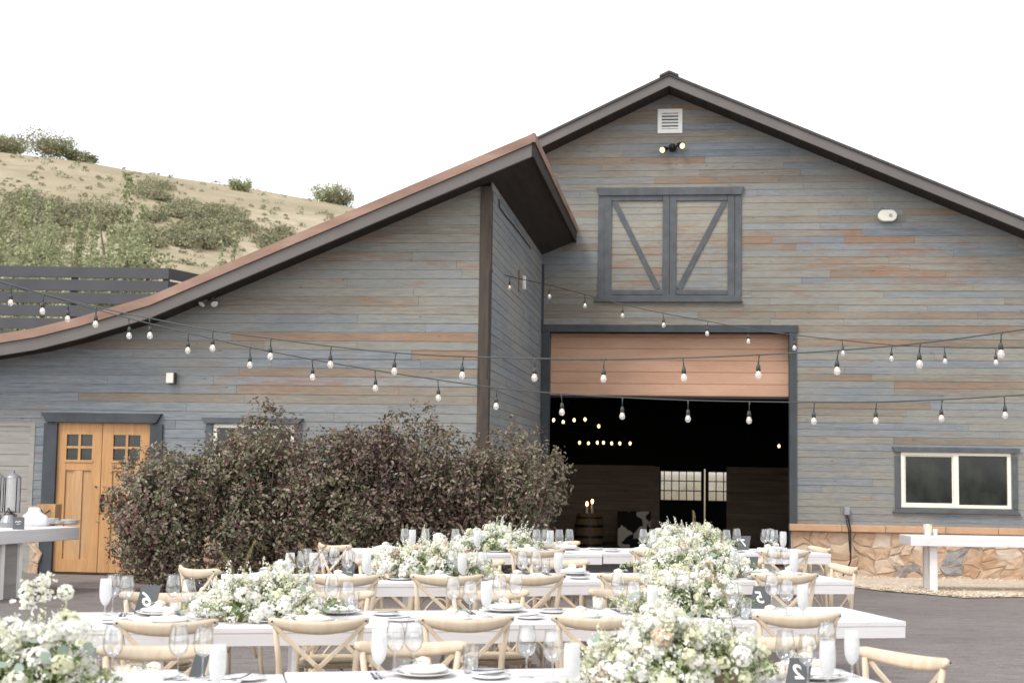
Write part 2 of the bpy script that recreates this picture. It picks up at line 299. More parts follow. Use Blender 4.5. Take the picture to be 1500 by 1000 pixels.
# ------------------------------------------------------------------ ground
def interp(x, xs, ys):
    if x <= xs[0]: return ys[0]
    for i in range(len(xs)-1):
        if x <= xs[i+1]:
            t = (x-xs[i])/(xs[i+1]-xs[i]); return ys[i]+(ys[i+1]-ys[i])*t
    return ys[-1]
YS = [0, 6, 8, 10.4, 12.9, 16, 20.6, 25, 60]
def gz(X, Y):
    l = interp(Y, YS, [-.05,.05,.083,.126,.15,.165,.17,.17,.17]); r = interp(Y, YS, [-.05,.05,.083,.126,.15,.11,.01,-.09,-.09])
    t = min(1, max(0, (X+1)/4)); t = t*t*(3-2*t); return l*(1-t)+r*t
g = MB(); xs = [-900,-300,-90,-40,-20]+[-12+i*1.0 for i in range(29)]+[22,40,90,300,900]; ys = [-600,-150,-40,-10]+[-4+i*1.0 for i in range(34)]+[34,40,60,100,300,1500]
for y in ys:
    for x in xs: g.v.append((x, y, gz(x, y)))
nx = len(xs)
for j in range(len(ys)-1):
    for i in range(nx-1): g.f.append((j*nx+i, j*nx+i+1, (j+1)*nx+i+1, (j+1)*nx+i)); g.t.append(.5); g.u.append(0)
tag(g.build('pavement', M['pave'], smooth=True), kind='structure')
# ------------------------------------------------------------------ barn frame
YAW = -R(7.2); BO = Vector((.535, 25.63, 0)); WV = -6.62
bw = Vector((math.cos(YAW), math.sin(YAW), 0)); bd = Vector((-math.sin(YAW), math.cos(YAW), 0))
def BP(px, py, v=0.0):     # pixel -> (u,z) on the barn plane v
    r = ray(px, py); k = ((BO-CAMP).dot(bd)+v)/r.dot(bd); p = CAMP+r*k; return (p-BO).dot(bw), p.z
def SP(px, py, u=0.0):     # pixel -> (v,z) on the side wall plane u
    r = ray(px, py); k = ((BO-CAMP).dot(bw)+u)/r.dot(bw); p = CAMP+r*k; return (p-BO).dot(bd), p.z
def bworld(u, v, z): return BO + bw*u + bd*v + Vector((0,0,z))
barn = empty('barn', BO, YAW); tag(barn, 'large weathered blue-grey plank barn with a projecting wing and copper roller door', 'barn')
SU = BP(716, 400, WV)[0]       # side wall plane
def clip(poly, a, b, c):       # keep a*x+b*z<=c
    out = []
    for i in range(len(poly)):
        p, q = poly[i], poly[(i+1)%len(poly)]; dp, dq = a*p[0]+b*p[1]-c, a*q[0]+b*q[1]-c
        if dp <= 0: out.append(p)
        if (dp < 0 < dq) or (dq < 0 < dp): t = dp/(dp-dq); out.append((p[0]+(q[0]-p[0])*t, p[1]+(q[1]-p[1])*t))
    return out
def line_clip(poly, p, q):     # keep the part below the line p->q (p left of q)
    a, b = -(q[1]-p[1]), (q[0]-p[0]); return clip(poly, a, b, a*p[0]+b*p[1])
def siding(mb, u0, u1, z0, z1, holes, lines, y0, pitch=.122, tintf=None, th=.022, swap=False):
    """lines: list of roof lines; a board is clipped by each line in a 'min of lines' (concave-free) roof"""
    z = z0; r = 0
    while z < z1:
        u = u0 - random.uniform(0, 3.5)
        while u < u1:
            L = random.choice([1.4, 2.1, 2.9, 3.7, 4.6])*random.uniform(.85, 1.15)
            a, b = max(u, u0), min(u+L, u1); u += L
            if b-a < .02: continue
            t = tintf((a+b)/2, z) if tintf else random.random()
            segs = [(a, b, z, z+pitch-.0025)]
            for (h0, h1, k0, k1) in holes:
                new = []
                for (a0, b0, c0, d0) in segs:
                    if b0 <= h0 or a0 >= h1 or d0 <= k0 or c0 >= k1: new.append((a0,b0,c0,d0)); continue
                    if a0 < h0: new.append((a0,h0,c0,d0))
                    if b0 > h1: new.append((h1,b0,c0,d0))
                    if c0 < k0: new.append((max(a0,h0),min(b0,h1),c0,k0))
                    if d0 > k1: new.append((max(a0,h0),min(b0,h1),k1,d0))
                segs = new
            pr = random.uniform(0, .004); mb.tint = t; mb.off = random.uniform(0, 40)
            for (a0,b0,c0,d0) in segs:
                P = [(a0+.0015,c0),(b0-.0015,c0),(b0-.0015,d0),(a0+.0015,d0)]
                for ln in lines:
                    P = ln(P)
                    if len(P) < 3: break
                if len(P) < 3: continue
                n0 = len(mb.v)
                mb.prism(P, y0-th-pr, y0+.004)
                # lap: the lower edge of each board stands a little prouder
                for i in range(n0, len(mb.v)):
                    x, y, zz = mb.v[i]
                    if y < y0-.001 and zz < c0+.01: mb.v[i] = (x, y-.0045, zz)
        z += pitch
# --- main gable wall
GW0 = BP(805, 550)[0]; GW1 = BP(1156, 560)[0]; GZT = BP(980, 487)[1]; FLOOR = -.09
APX = BP(980, 126, -.6); RR = BP(1500, 338, -.6); LL = BP(785, 220, -.6)
sR = (RR[1]-APX[1])/(RR[0]-APX[0]); sL = (LL[1]-APX[1])/(LL[0]-APX[0])
def uline(u): return APX[1] + (sR if u > APX[0] else sL)*(u-APX[0])
UR, UL = 13.5, -6.0
w0 = BP(1319, 662); w1 = BP(1481, 746); WIN = (w0[0], w1[0], w1[1], w0[1])
l0 = BP(896, 296); l1 = BP(1065, 432); LOFT = (BP(893,350)[0], BP(1067,350)[0], BP(980,432)[1], BP(980,294)[1])
ledge_z = BP(1240, 768)[1]
lap = lambda P: line_clip(P, (APX[0], APX[1]), (APX[0]+5, uline(APX[0]+5))); lapl = lambda P: line_clip(P, (APX[0]-5, uline(APX[0]-5)), (APX[0], APX[1]))
def tint_main(u, z):
    c = math.exp(-((u-4.2)/3.5)**2)*math.exp(-((z-5)/2.2)**2)
    r = random.random()
    t = random.gauss(.44+.18*c, .19)
    if r < .05: t = random.uniform(.85, .95)
    if r > .90: t = random.uniform(.02, .18)
    return min(.97, max(0, t))
mb = MB(); siding(mb, -3.5, UR, FLOOR, 9.5, [(GW0-.02, GW1+.02, -1, GZT), WIN, LOFT, (BP(1157,800)[0]-.02, UR+1, -1, ledge_z)], [lap, lapl], 0, tintf=tint_main)
mb.build('front_wall', M['siding'], barn)
mb = MB()   # wall core behind the boards (with the same openings)
def core(mb, u0, u1, zt, holes, y0, y1, lines=()):
    us = sorted(set([u0, u1]+[h[i] for h in holes for i in (0,1) if u0 < h[i] < u1])); 
    for a, b in zip(us[:-1], us[1:]):
        zs = [(-.3, zt)]
        for h in holes:
            if h[0] < (a+b)/2 < h[1]:
                new = []
                for c, d in zs:
                    if h[2] > c: new.append((c, min(d, h[2])))
                    if h[3] < d: new.append((max(c, h[3]), d))
                zs = new
        for c, d in zs:
            P = [(a,c),(b,c),(b,d),(a,d)]
            for ln in lines: P = ln(P)
            if len(P) > 2: mb.prism(P, y0, y1)
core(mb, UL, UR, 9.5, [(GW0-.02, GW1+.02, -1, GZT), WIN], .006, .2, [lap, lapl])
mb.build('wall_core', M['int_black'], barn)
# roof of the main barn
def roofslab(mb, pts, th, v0, v1):
    """pts: underside polyline (u,z) left to right"""
    n = len(pts); top = [(u, z+th) for u, z in pts]
    vs = [(u, v0, z) for u, z in pts]+[(u, v0, z) for u, z in top]+[(u, v1, z) for u, z in pts]+[(u, v1, z) for u, z in top]
    fs = []
    for i in range(n-1):
        fs += [(i, i+1, n+i+1, n+i), (2*n+i+1, 2*n+i, 3*n+i, 3*n+i+1), (i, 2*n+i, 2*n+i+1, i+1), (n+i, n+i+1, 3*n+i+1, 3*n+i)]
    fs += [(0, n, 3*n, 2*n), (n-1, 3*n-1, 4*n-1, 2*n-1)]
    mb.add(vs, fs)
mr = [(UL-1, uline(UL-1)), (APX[0], APX[1]), (UR+.6, uline(UR+.6))]
BD = 11.0
mb = MB(); roofslab(mb, mr, .15, -.57, BD+.6); roof = mb.build('roof', M['soffit'], barn)
mb = MB(); roofslab(mb, mr, .175, -.62, -.572); mb.build('fascia', M['fascia'], barn)
mb = MB(); roofslab(mb, [(u, z+.178) for u, z in mr], .045, -.65, BD+.65); mb.build('shingles', M['shingle'], barn)
mb = MB(); a = APX; roofslab(mb, [(a[0]-.17, uline(a[0]-.17)+.225), (a[0], a[1]+.225), (a[0]+.17, uline(a[0]+.17)+.225)], .04, -.67, BD+.67); mb.build('ridge_cap', M['shingle'], roof)
# soffit board joints
mb = MB()
for k in range(60):
    u = UL+k*.33
    if u < UR: z = uline(u); mb.box(u-.006, u+.006, -.56, -.02, z-.006, z+.001)
mb.build('soffit_battens', M['black'], barn)
# side, back walls and interior
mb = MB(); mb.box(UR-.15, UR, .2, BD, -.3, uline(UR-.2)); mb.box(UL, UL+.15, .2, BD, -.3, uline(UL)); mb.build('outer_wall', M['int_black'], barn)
# back wall with panes: openings in pixel columns
BKV = 10.0
pz0, pz1 = BP(1015, 733, BKV)[1], BP(1015, 690, BKV)[1]
pa, pb = BP(968, 710, BKV)[0], BP(1027.5, 710, BKV)[0]; pc, pd = BP(1038, 710, BKV)[0], BP(1064, 710, BKV)[0]; ga, gb = BP(1031.2, 720, BKV)[0], BP(1033.4, 720, BKV)[0]
holes = [(pa, pb, pz0, pz1), (pc, pd, pz0, pz1), (ga, gb, -.05, pz1+.06)]
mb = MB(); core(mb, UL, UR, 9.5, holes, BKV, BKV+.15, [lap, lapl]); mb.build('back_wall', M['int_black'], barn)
zt = BP(900, 682, BKV)[1]; ia, ib = BP(966, 740, BKV)[0], BP(1063, 740, BKV)[0]
mb = MB()
z = FLOOR
while z < zt-.05:
    for a, b in ((UL+.2, ia-.12), (ib+.02, UR-.2)):
        mb.tint = random.random(); mb.box(a, b, BKV-.03-random.uniform(0,.006), BKV-.002, z, z+.155)
    z += .16
mb.build('interior_wainscot', M['int_wood'], barn)
mb = MB(); mb.box(ia-.12, ia, BKV-.06, BKV-.004, FLOOR, zt); mb.build('door_post', M['int_wood'], barn)
mb = MB(); cw = (pb-pa)/5.45
for i in range(6): u = pb-cw*i; mb.box(u-.012, u+.012, BKV+.05, BKV+.08, pz0, pz1)
for i in range(1, 3): u = pc+cw*i; mb.box(u-.012, u+.012, BKV+.05, BKV+.08, pz0, pz1)
for i in range(4): z = pz0+(pz1-pz0)*i/3; mb.box(pa, pb, BKV+.045, BKV+.085, z-.012, z+.012); mb.box(pc, pd, BKV+.045, BKV+.085, z-.012, z+.012)
bwn = mb.build('window', M['black'], barn)
mb = MB(); mb.box(pa, pb, BKV+.06, BKV+.064, pz0, pz1); mb.box(pc, pd, BKV+.06, BKV+.064, pz0, pz1); mb.build('pane', M['glass'], bwn)
mb = MB(); mb.box(UL, UR, .3, BD, FLOOR-.02, FLOOR+.012); mb.build('floor', M['int_wood'], barn)
# bank of dry earth behind the barn, seen through the far panes
mb = MB(); p = [bworld(-4, BD+3, -.2), bworld(16, BD+3, -.2), bworld(16, BD+14, 5), bworld(-4, BD+14, 5)]; mb.add(p, [(0,1,2,3)]); tag(mb.build('hill_bank', M['hill']), kind='structure')
# garage surround
def bbar(mb, px0, py0, px1, py1, d=.05, v=0, b=.0): # axis-aligned trim from two photo corners on plane v
    a = BP(px0, py0, v); c = BP(px1, py1, v); mb.box(min(a[0],c[0]), max(a[0],c[0]), v-d, v-b, min(a[1],c[1]), max(a[1],c[1]))
zt1 = BP(980, 476)[1]
mb = MB(); mb.box(GW0-.135, GW0, -.062, .2, FLOOR, GZT-.001); mb.build('door_jamb', M['trim_dark'], barn, bevel=.004)
mb = MB(); mb.box(GW1, GW1+.125, -.062, .2, FLOOR, GZT-.001); mb.build('door_jamb', M['trim_dark'], barn, bevel=.004)
mb = MB(); mb.box(GW0-.14, GW1+.15, -.066, .2, GZT, zt1); mb.build('door_header', M['trim_dark'], barn, bevel=.004)
zb = BP(980, 579, .1)[1]
mb = MB(); n = 6; hh = (GZT+.15-zb)/n
for i in range(n): mb.box(GW0-.02, GW1+.02, .235, .262, zb+hh*i+.006, zb+hh*(i+1)-.006)
for i in range(n): mb.box(GW0-.02, GW1+.02, .245, .255, zb+hh*i-.006, zb+hh*i+.008)
rd = mb.build('roller_door', M['roller'], barn, bevel=.005)
mb = MB(); mb.box(GW0-.02, GW1+.02, .225, .27, zb-.045, zb-.01); mb.build('bottom_bar', M['black'], rd)
# loft doors
mb = MB(); siding(mb, LOFT[0]+.002, LOFT[1]-.002, LOFT[2]+.002, LOFT[3]-.002, [], [], .0, pitch=.122, tintf=lambda u, z: min(1, max(0, random.gauss(.60, .16))), th=.024)
loft = mb.build('loft_door', M['siding_warm'], barn)
def part_bar(name, *a, par=None, mat='trim', **k):
    mb = MB(); bbar(mb, *a, **k); return mb.build(name, M[mat], par or barn, bevel=.004)
zt_, zb_ = 287, 432
part_bar('stile', 877, zt_, 885.5, zb_+1, par=loft, d=.052); part_bar('stile', 886.5, zt_, 895, zb_+1, par=loft, d=.06)
part_bar('stile', 971, zt_, 980, zb_+1, par=loft, d=.06); part_bar('stile', 981.5, zt_, 990, zb_+1, par=loft, d=.06)
part_bar('stile', 1066, zt_, 1075.5, zb_+1, par=loft, d=.06); part_bar('stile', 1076.5, zt_, 1086, zb_+1, par=loft, d=.052)
part_bar('rail', 895.6, 287, 970.4, 294.5, par=loft, d=.056); part_bar('rail', 990.6, 287, 1065.4, 294.5, par=loft, d=.056)
part_bar('rail', 893.6, 425, 970.4, 432, par=loft, d=.056); part_bar('rail', 990.6, 425, 1065.4, 432, par=loft, d=.056)
mb = MB()
def diag(mb, p0, p1, wd, v, d):
    a = Vector(BP(*p0, v)); b = Vector(BP(*p1, v)); t = (b-a).normalized(); n = Vector((-t.y, t.x))*wd/2
    P = [a-n, b-n, b+n, a+n]; 
    ar = sum(P[i].x*P[(i+1)%4].y-P[(i+1)%4].x*P[i].y for i in range(4))
    if ar < 0: P.reverse()
    mb.prism([tuple(q) for q in P], v-d, v-.03)
diag(mb, (900,296), (964,424), .095, 0, .05); mb.build('diagonal_brace', M['trim'], loft, bevel=.003)
mb = MB(); diag(mb, (1061,296), (994,424), .095, 0, .05); mb.build('diagonal_brace', M['trim'], loft, bevel=.003)
def flared(mb, px0, px1, pyt, pyb, fl, v=0, d=.09, up=True):
    a = BP(px0, pyt, v); b = BP(px1, pyb, v); u0, u1 = a[0], b[0]; z0, z1 = b[1], a[1]
    P = [(u0+(fl if up else 0), z0), (u1-(fl if up else 0), z0), (u1-(0 if up else fl), z1), (u0+(0 if up else fl), z1)]
    mb.prism(P, v-d, v-.001)
mb = MB(); flared(mb, 874, 1090, 276.5, 286, .05, d=.085); mb.build('header', M['trim'], loft, bevel=.004)
mb = MB(); flared(mb, 870, 1088, 433, 443, .06, d=.085, up=False); mb.build('sill', M['trim'], loft, bevel=.004)
# gable vent
vx0, vz1 = BP(963.5, 161); vx1, vz0 = BP(999.5, 196)
mb = MB(); t = .075
mb.box(vx0, vx1, -.055, -.02, vz1-t, vz1); mb.box(vx0, vx1, -.055, -.02, vz0, vz0+t); mb.box(vx0, vx0+t, -.054, -.02, vz0+t, vz1-t); mb.box(vx1-t, vx1, -.054, -.02, vz0+t, vz1-t)
vent = mb.build('gable_vent', M['white_paint'], barn, bevel=.004)
mb = MB(); mb.box(vx0+t, vx1-t, -.029, -.024, vz0+t, vz1-t); mb.build('backing', M['black'], vent)
mb = MB(); H = (vz1-vz0-2*t)/5
for i in range(5):
    z = vz0+t+H*i; mb.add([(vx0+t, -.05, z+.008), (vx1-t, -.05, z+.008), (vx1-t, -.03, z+H*.82), (vx0+t, -.03, z+H*.82)], [(0,1,2,3)])
mb.build('louvre', M['white_paint'], vent)
# slider window in the main wall
def slider(px0, px1, pyt, pyb, midpx, v, panes=True):
    u0, z1 = BP(px0, pyt, v); u1, z0 = BP(px1, pyb, v); um = BP(midpx, pyt, v)[0]; t = .06
    mb = MB(); y0, y1 = v-.035, v+.05
    mb.box(u0, u1, y0, y1, z1-t, z1); mb.box(u0, u1, y0, y1, z0, z0+t); mb.box(u0, u0+t, y0, y1, z0+t, z1-t); mb.box(u1-t, u1, y0, y1, z0+t, z1-t); mb.box(um-.045, um+.045, y0+.001, y1, z0+t, z1-t)
    w = mb.build('window', M['cream'], barn, bevel=.004)
    mb = MB(); mb.box(u0+t, um-.045, v+.005, v+.012, z0+t, z1-t); mb.build('pane', M['darkglass'], w)
    mb = MB(); mb.box(um+.045, u1-t, v+.018, v+.025, z0+t, z1-t); mb.build('pane', M['darkglass'], w)
    t2 = .022; mb = MB(); a, b = u0+t, um-.045
    mb.box(a, b, v-.01, v+.004, z1-t-t2, z1-t-.001); mb.box(a, b, v-.01, v+.004, z0+t+.001, z0+t+t2); mb.box(a+.001, a+t2, v-.01, v+.004, z0+t+t2, z1-t-t2); mb.box(b-t2, b-.001, v-.01, v+.004, z0+t+t2, z1-t-t2); mb.build('sash', M['cream'], w)
    return w
win = slider(1319, 1481, 661, 745.5, 1399.5, 0)
mb = MB(); bbar(mb, 1310, 667, 1318.3, 744, d=.06); mb.build('casing', M['trim'], win, bevel=.004)
mb = MB(); bbar(mb, 1481.7, 668, 1490, 745, d=.06); mb.build('casing', M['trim'], win, bevel=.004)
mb = MB(); flared(mb, 1305.5, 1493, 654, 664, .05, d=.08); mb.build('header', M['trim'], win, bevel=.004)
mb = MB(); flared(mb, 1306, 1494.5, 744, 753.5, .06, d=.08, up=False); mb.build('sill', M['trim'], win, bevel=.004)
# stone plinths
def stones(mb, u0, u1, z0, z1, y0):
    def rec(a, b, c, d, lv):
        w, h = b-a, d-c
        if w > .5 or h > .32 or (lv < 3 and random.random() < .3 and w > .3):
            if w > h*1.15: s = a+w*random.uniform(.38, .62); rec(a, s, c, d, lv+1); rec(s, b, c, d, lv+1)
            else: s = c+h*random.uniform(.35, .65); rec(a, b, c, s, lv+1); rec(a, b, s, d, lv+1)
            return
        j = lambda: random.uniform(.003, .014); mb.tint = random.choice([random.random()*.9]*26+[.96, 1.0, .94]); mb.off = random.random()*9
        P = [(a+j(), c+j()), ((a+b)/2, c+j()*.7), (b-j(), c+j()), (b-j()*.7, (c+d)/2), (b-j(), d-j()), ((a+b)/2, d-j()*.7), (a+j(), d-j()), (a+j()*.7, (c+d)/2)]
        cx, cz = (a+b)/2, (c+d)/2; dp = random.uniform(.018, .04)
        n = 8; rings = [(1, 0), (.985, dp*.6), (.95, dp*.95), (.8, dp*random.uniform(1.0, 1.08))]
        vs = [(cx+(p[0]-cx)*s, y0-e*random.uniform(.95,1.05), cz+(p[1]-cz)*s) for s, e in rings for p in P] + [(cx, y0-dp*1.06, cz)]
        fs = [(r*n+i, r*n+(i+1)%n, (r+1)*n+(i+1)%n, (r+1)*n+i) for r in range(3) for i in range(n)] + [(3*n+i, 3*n+(i+1)%n, 4*n) for i in range(n)]
        mb.add(vs, fs)
    u = u0
    while u < u1-.01:
        e = min(u1, u+random.uniform(1.1, 1.9))
        if u1-e < .5: e = u1
        rec(u, e, z0, z1, 0); u = e
    for i, (x, y, z) in enumerate(mb.v):
        k = min(1, (z-z0)/.12, (z1-z)/.12) if z1 > z > z0 else 0; k = max(0, k)
        mb.v[i] = (x+k*(.05*math.sin(z*9+x*2.3)+.03*math.sin(z*17-x*5)), y+.012*math.sin(x*31+z*27), z+k*(.035*math.sin(x*7.1)+.03*math.sin(x*13.7+z*3)))
def ledge(u0, u1, z, y0, name='stone_ledge', h=.115, d=.2):
    mb = MB(); u = u0
    while u < u1-.01:
        e = min(u1, u+random.uniform(.7, 1.1))
        if u1-e < .3: e = u1
        mb.box(u+.003, e-.003, y0-d+random.uniform(-.006,.006), y0-.001, z-h, z); u = e
    return mb.build(name, M['ledge'], barn, bevel=.01)
su0 = BP(1157, 800)[0]
mb = MB(); mb.box(su0+.012, UR, -.1, .004, -.35, ledge_z-.118); mb.build('plinth_core', M['mortar'], barn)
mb = MB(); stones(mb, su0, UR, -.22, ledge_z-.118, -.09); mb.build('stone_plinth', M['stone'], barn, smooth=False)
ledge(su0-.02, UR, ledge_z, 0)
# --- wing
top_px = [(-60,536), (0,527), (75,515), (140,499), (240,463), (400,402), (660,291.6), (701,275)]
wt = [BP(x, y, WV) for x, y in top_px]
fb = [BP(x, y, WV-.5) for x, y in [(0,516.6),(166,486),(500,347),(660,273.6),(773,228)]]
WZ = .17
def wline(lns):
    return lns
slope = (wt[7][1]-wt[5][1])/(wt[7][0]-wt[5][0])
def wz(u):
    if u > wt[4][0]: return wt[7][1]+slope*(u-wt[7][0])
    return interp(u, [a for a, _ in wt[:5]], [b for _, b in wt[:4]]+[wt[7][1]+slope*(wt[4][0]-wt[7][0])])
# the wall top is slightly kinked: cut boards by two half-planes left/right of the kink
KU = wt[4][0]
W0 = -11.0
wz_l0 = wt[0][1]-(wt[4][1]-wt[1][1])/(wt[4][0]-wt[1][0])*(wt[0][0]-W0)*.8
dd0 = BP(77, 700, WV)[0]; dd1 = BP(222, 700, WV)[0]; DZ1 = BP(150, 618, WV)[1]; DZ0 = BP(140, 838, WV)[1]
wwin = (BP(313, 640, WV)[0], BP(432, 640, WV)[0], BP(370, 690, WV)[1], BP(370, 621, WV)[1])
pan = (W0+1, BP(43, 700, WV)[0], DZ0, BP(20, 618, WV)[1])
wl_z = BP(60, 741, WV)[1]
prof = [(W0, wz_l0)]+[(wt[i][0], wt[i][1]) for i in range(4)]+[(KU, wz(KU)), (SU+.01, wz(SU+.01))]
# per-segment clip: build boards for each profile segment
def tint_wing(u, z):
    if z < 2.75: t = random.gauss(.13, .09); 
    elif z < 3.3: t = random.choice([random.gauss(.1,.05), random.gauss(.1,.05), random.gauss(.78,.1)])
    else: t = random.gauss(.50, .19)
    if u > -4.6 and 2.45 < z < 3.0: t = random.uniform(.78, 1.0) if int(z/.122) % 3 != 1 else random.uniform(.2,.3)
    if u < -5.5: t = min(t, random.gauss(.16, .08))
    return min(.98, max(0, t))
mb = MB(); lns = []
segs = prof
def wing_clip(P):   # clip against the whole (convex or concave) profile: split at the kink
    return P
# left part (convex enough): clip by each left segment line; right part by the long slope
left = [lambda P, a=segs[i], b=segs[i+1]: line_clip(P, a, b) for i in range(len(segs)-1)]
holes = [(dd0-.03, dd1+.03, -1, DZ1+.03), wwin, pan, (dd1+.2, SU, -1, wl_z), (pan[1]+.08, dd0-.1, -1, wl_z)]
# the profile is concave (steeper to the right): union of half-planes, so cut column by column
for i in range(len(segs)-1):
    pass
def siding_cols(mb, u0, u1, z0, z1, holes, prof, y0, tintf):
    st = random.getstate()
    for i in range(len(prof)-1):
        random.setstate(st)
        a, b = prof[i], prof[i+1]
        cl = [lambda P: clip(P, -1, 0, -max(a[0], u0)), lambda P: clip(P, 1, 0, min(b[0], u1)), lambda P: line_clip(P, a, b)]
        siding(mb, u0, u1, z0, z1, holes, cl, y0, tintf=tintf)
siding_cols(mb, W0, SU-.12, .1, 5.8, holes, prof, WV, tint_wing)
mb.build('wing_wall', M['siding'], barn)
mb = MB()
for i in range(len(prof)-1):
    a, b = prof[i], prof[i+1]
    core(mb, a[0], b[0], 7, [(dd0-.03, dd1+.03, -1, DZ1+.03), wwin], WV+.006, WV+.15, [lambda P, a=a, b=b: line_clip(P, a, b)])
mb.build('wing_wall_core', M['int_black'], barn)
mb = MB(); n0 = 0
siding(mb, WV+.02, -.03, .1, 5.49, [], [], 0, tintf=lambda u, z: min(1, max(0, random.gauss(.17, .12))))
mb.xf(Matrix(((0,-1,0,SU),(1,0,0,0),(0,0,1,0),(0,0,0,1)))); sw = mb.build('side_wall', M['siding'], barn)
mb = MB(); mb.box(SU-.15, SU-.004, WV+.15, 0, -.2, 5.49); mb.build('side_wall_core', M['int_black'], barn)
mb = MB(); mb.box(SU-.125, SU+.03, WV-.045, WV-.001, .1, wz(SU-.13)-.002); mb.build('corner_post', M['post'], barn, bevel=.006)
mb = MB(); mb.box(SU-.02, SU+.034, WV, WV+.09, .1, 5.46); mb.build('corner_trim', M['post'], barn, bevel=.004)
mb = MB(); mb.box(SU+.025, SU+.07, -.06, -.026, GZT, 5.4); mb.build('corner_trim', M['trim_dark'], barn)
mb = MB(); stones(mb, dd1+.16, SU+.02, .0, wl_z-.11, WV-.06); mb.build('stone_plinth', M['stone'], barn); mb = MB(); stones(mb, pan[1]+.08, dd0-.12, .0, wl_z-.11, WV-.06); mb.build('stone_plinth', M['stone'], barn)
mb = MB(); mb.box(dd1+.17, SU+.01, WV-.07, WV+.0, -.1, wl_z-.112); mb.box(pan[1]+.085, dd0-.125, WV-.07, WV, -.1, wl_z-.112); mb.build('plinth_core', M['mortar'], barn)
ledge(dd1+.14, SU+.04, wl_z, WV, d=.17); ledge(pan[1]+.07, dd0-.11, wl_z, WV, d=.17)
# wing roof
EV = SU+.62
und = [(W0-.5, wz_l0-.05)]+prof[1:6]+[(EV, wz(EV))]
und = [(u, z+.0) for u, z in und]
mb = MB(); roofslab(mb, und, .2, WV-.47, -.03); wroof = mb.build('wing_roof', M['soffit'], barn)
mb = MB(); roofslab(mb, [(u, z-.02) for u, z in und], .165, WV-.53, WV-.472); mb.build('fascia', M['fascia'], wroof)
mb = MB(); roofslab(mb, [(u, z+.149) for u, z in und], .125, WV-.56, WV-.474); mb.build('copper_trim', M['copper'], wroof)
mb = MB(); roofslab(mb, [(u, z+.205) for u, z in und[:-1]]+[(EV-.06, wz(EV-.06)+.205)], .05, WV-.47, -.035); mb.build('copper_roofing', M['copper'], wroof)
mb = MB(); z = wz(EV); mb.box(EV, EV+.03, WV-.53, -.035, z-.03, z+.16); mb.build('fascia', M['soffit'], wroof)
mb = MB(); mb.box(EV+.001, EV+.05, WV-.56, -.036, z+.165, z+.285); mb.build('copper_trim', M['copper'], wroof)
mb = MB()
for k in range(3): v = WV+.9+k*2.0; mb.box(SU+.04, EV-.01, v, v+.012, 0, 1)
mb2 = MB()
for k in range(4):
    v = WV+.7+k*1.7
    mb2.add([(SU+.03, v, wz(SU+.03)-.008), (EV, v, wz(EV)-.008), (EV, v+.012, wz(EV)-.008), (SU+.03, v+.012, wz(SU+.03)-.008)], [(0,3,2,1)])
mb2.build('soffit_joint', M['int_black'], wroof)
# double oak door
um = BP(148, 700, WV)[0]
def wbar(name, px0, py0, px1, py1, mat, par, d, b=0): mb = MB(); bbar(mb, px0, py0, px1, py1, d=d, v=WV, b=b); return mb.build(name, M[mat], par, bevel=.004)
def leaf(u0, u1, gl, hinge):
    z0, z1 = DZ0, DZ1; y0, y1 = WV-.01, WV+.03; st = .13*(u1-u0)/.66
    w = u1-u0; g0, g1 = u0+w*.265, u0+w*.80 if gl == 0 else u0+w*.78
    if gl: g0 = u0+w*.22; g1 = u0+w*.76
    gzt, gzb = z0+(z1-z0)*.915, z0+(z1-z0)*.745; pzt, pzb = z0+(z1-z0)*.675, z0+(z1-z0)*.085
    root = MB(); h = .0005
    root.box(u0, g0, y0, y1, z0, z1); root.box(g1, u1, y0, y1, z0, z1); root.box(g0, g1, y0, y1, gzt, z1); root.box(g0, g1, y0, y1, pzt, gzb); root.box(g0, g1, y0, y1, z0, pzb)
    lf = root.build('door_leaf', M['oak'], barn, bevel=.003)
    mb = MB(); n = 3
    for i in range(n):
        a = g0+(g1-g0)*i/n; b = g0+(g1-g0)*(i+1)/n
        if i == 1: mb.box(a, b, y0+.004, y1, pzb, pzt)
        else: mb.box(a, b, y0+.022, y1, pzb, pzt)
    mb.build('door_panel', M['oak_panel'], lf, bevel=.002)
    mb = MB(); gm = (g0+g1)/2; zm = (gzt+gzb)/2; mb.box(gm-.018, gm+.018, y0+.004, y1-.002, gzb, gzt); mb.box(g0, gm-.018, y0+.005, y1-.002, zm-.016, zm+.016); mb.box(gm+.018, g1, y0+.005, y1-.002, zm-.016, zm+.016)
    mb.box(g0-.02, g1+.02, y0-.012, y0+.001, gzb-.035, gzb-.002)
    mb.build('muntin', M['oak'], lf, bevel=.002)
    mb = MB(); mb.box(g0, g1, y1-.012, y1-.008, gzb, gzt); mb.build('window', M['darkglass'], lf)
    mb = MB()
    for z in (z0+.2, z0+1.0, z1-.2): mb.box(hinge-.012, hinge+.012, y0-.012, y0+.002, z-.05, z+.05)
    mb.build('hinge', M['black'], lf)
    return lf
lf1 = leaf(dd0+.004, um-.004, 0, dd0+.006); lf2 = leaf(um+.004, dd1-.004, 1, dd1-.006)
mb = MB(); hz = DZ0+.95; mb.box(um+.02, um+.06, WV-.03, WV-.011, hz-.12, hz+.12); mb.tube([(um+.04, WV-.03, hz+.08), (um+.04, WV-.08, hz+.06), (um+.04, WV-.08, hz-.06), (um+.04, WV-.03, hz-.08)], .009); mb.build('handle', M['black'], lf2)
mb = MB(); mb.tube([(um-.06, WV-.011, hz+.22), (um-.06, WV-.03, hz+.22)], .014, 10); mb.build('lock', M['steel'], lf1)
wbar('casing', 67.5, 619, 77, 845, 'trim_dark', barn, .06); wbar('casing', 222.3, 621, 232.5, 845, 'trim_dark', barn, .06)
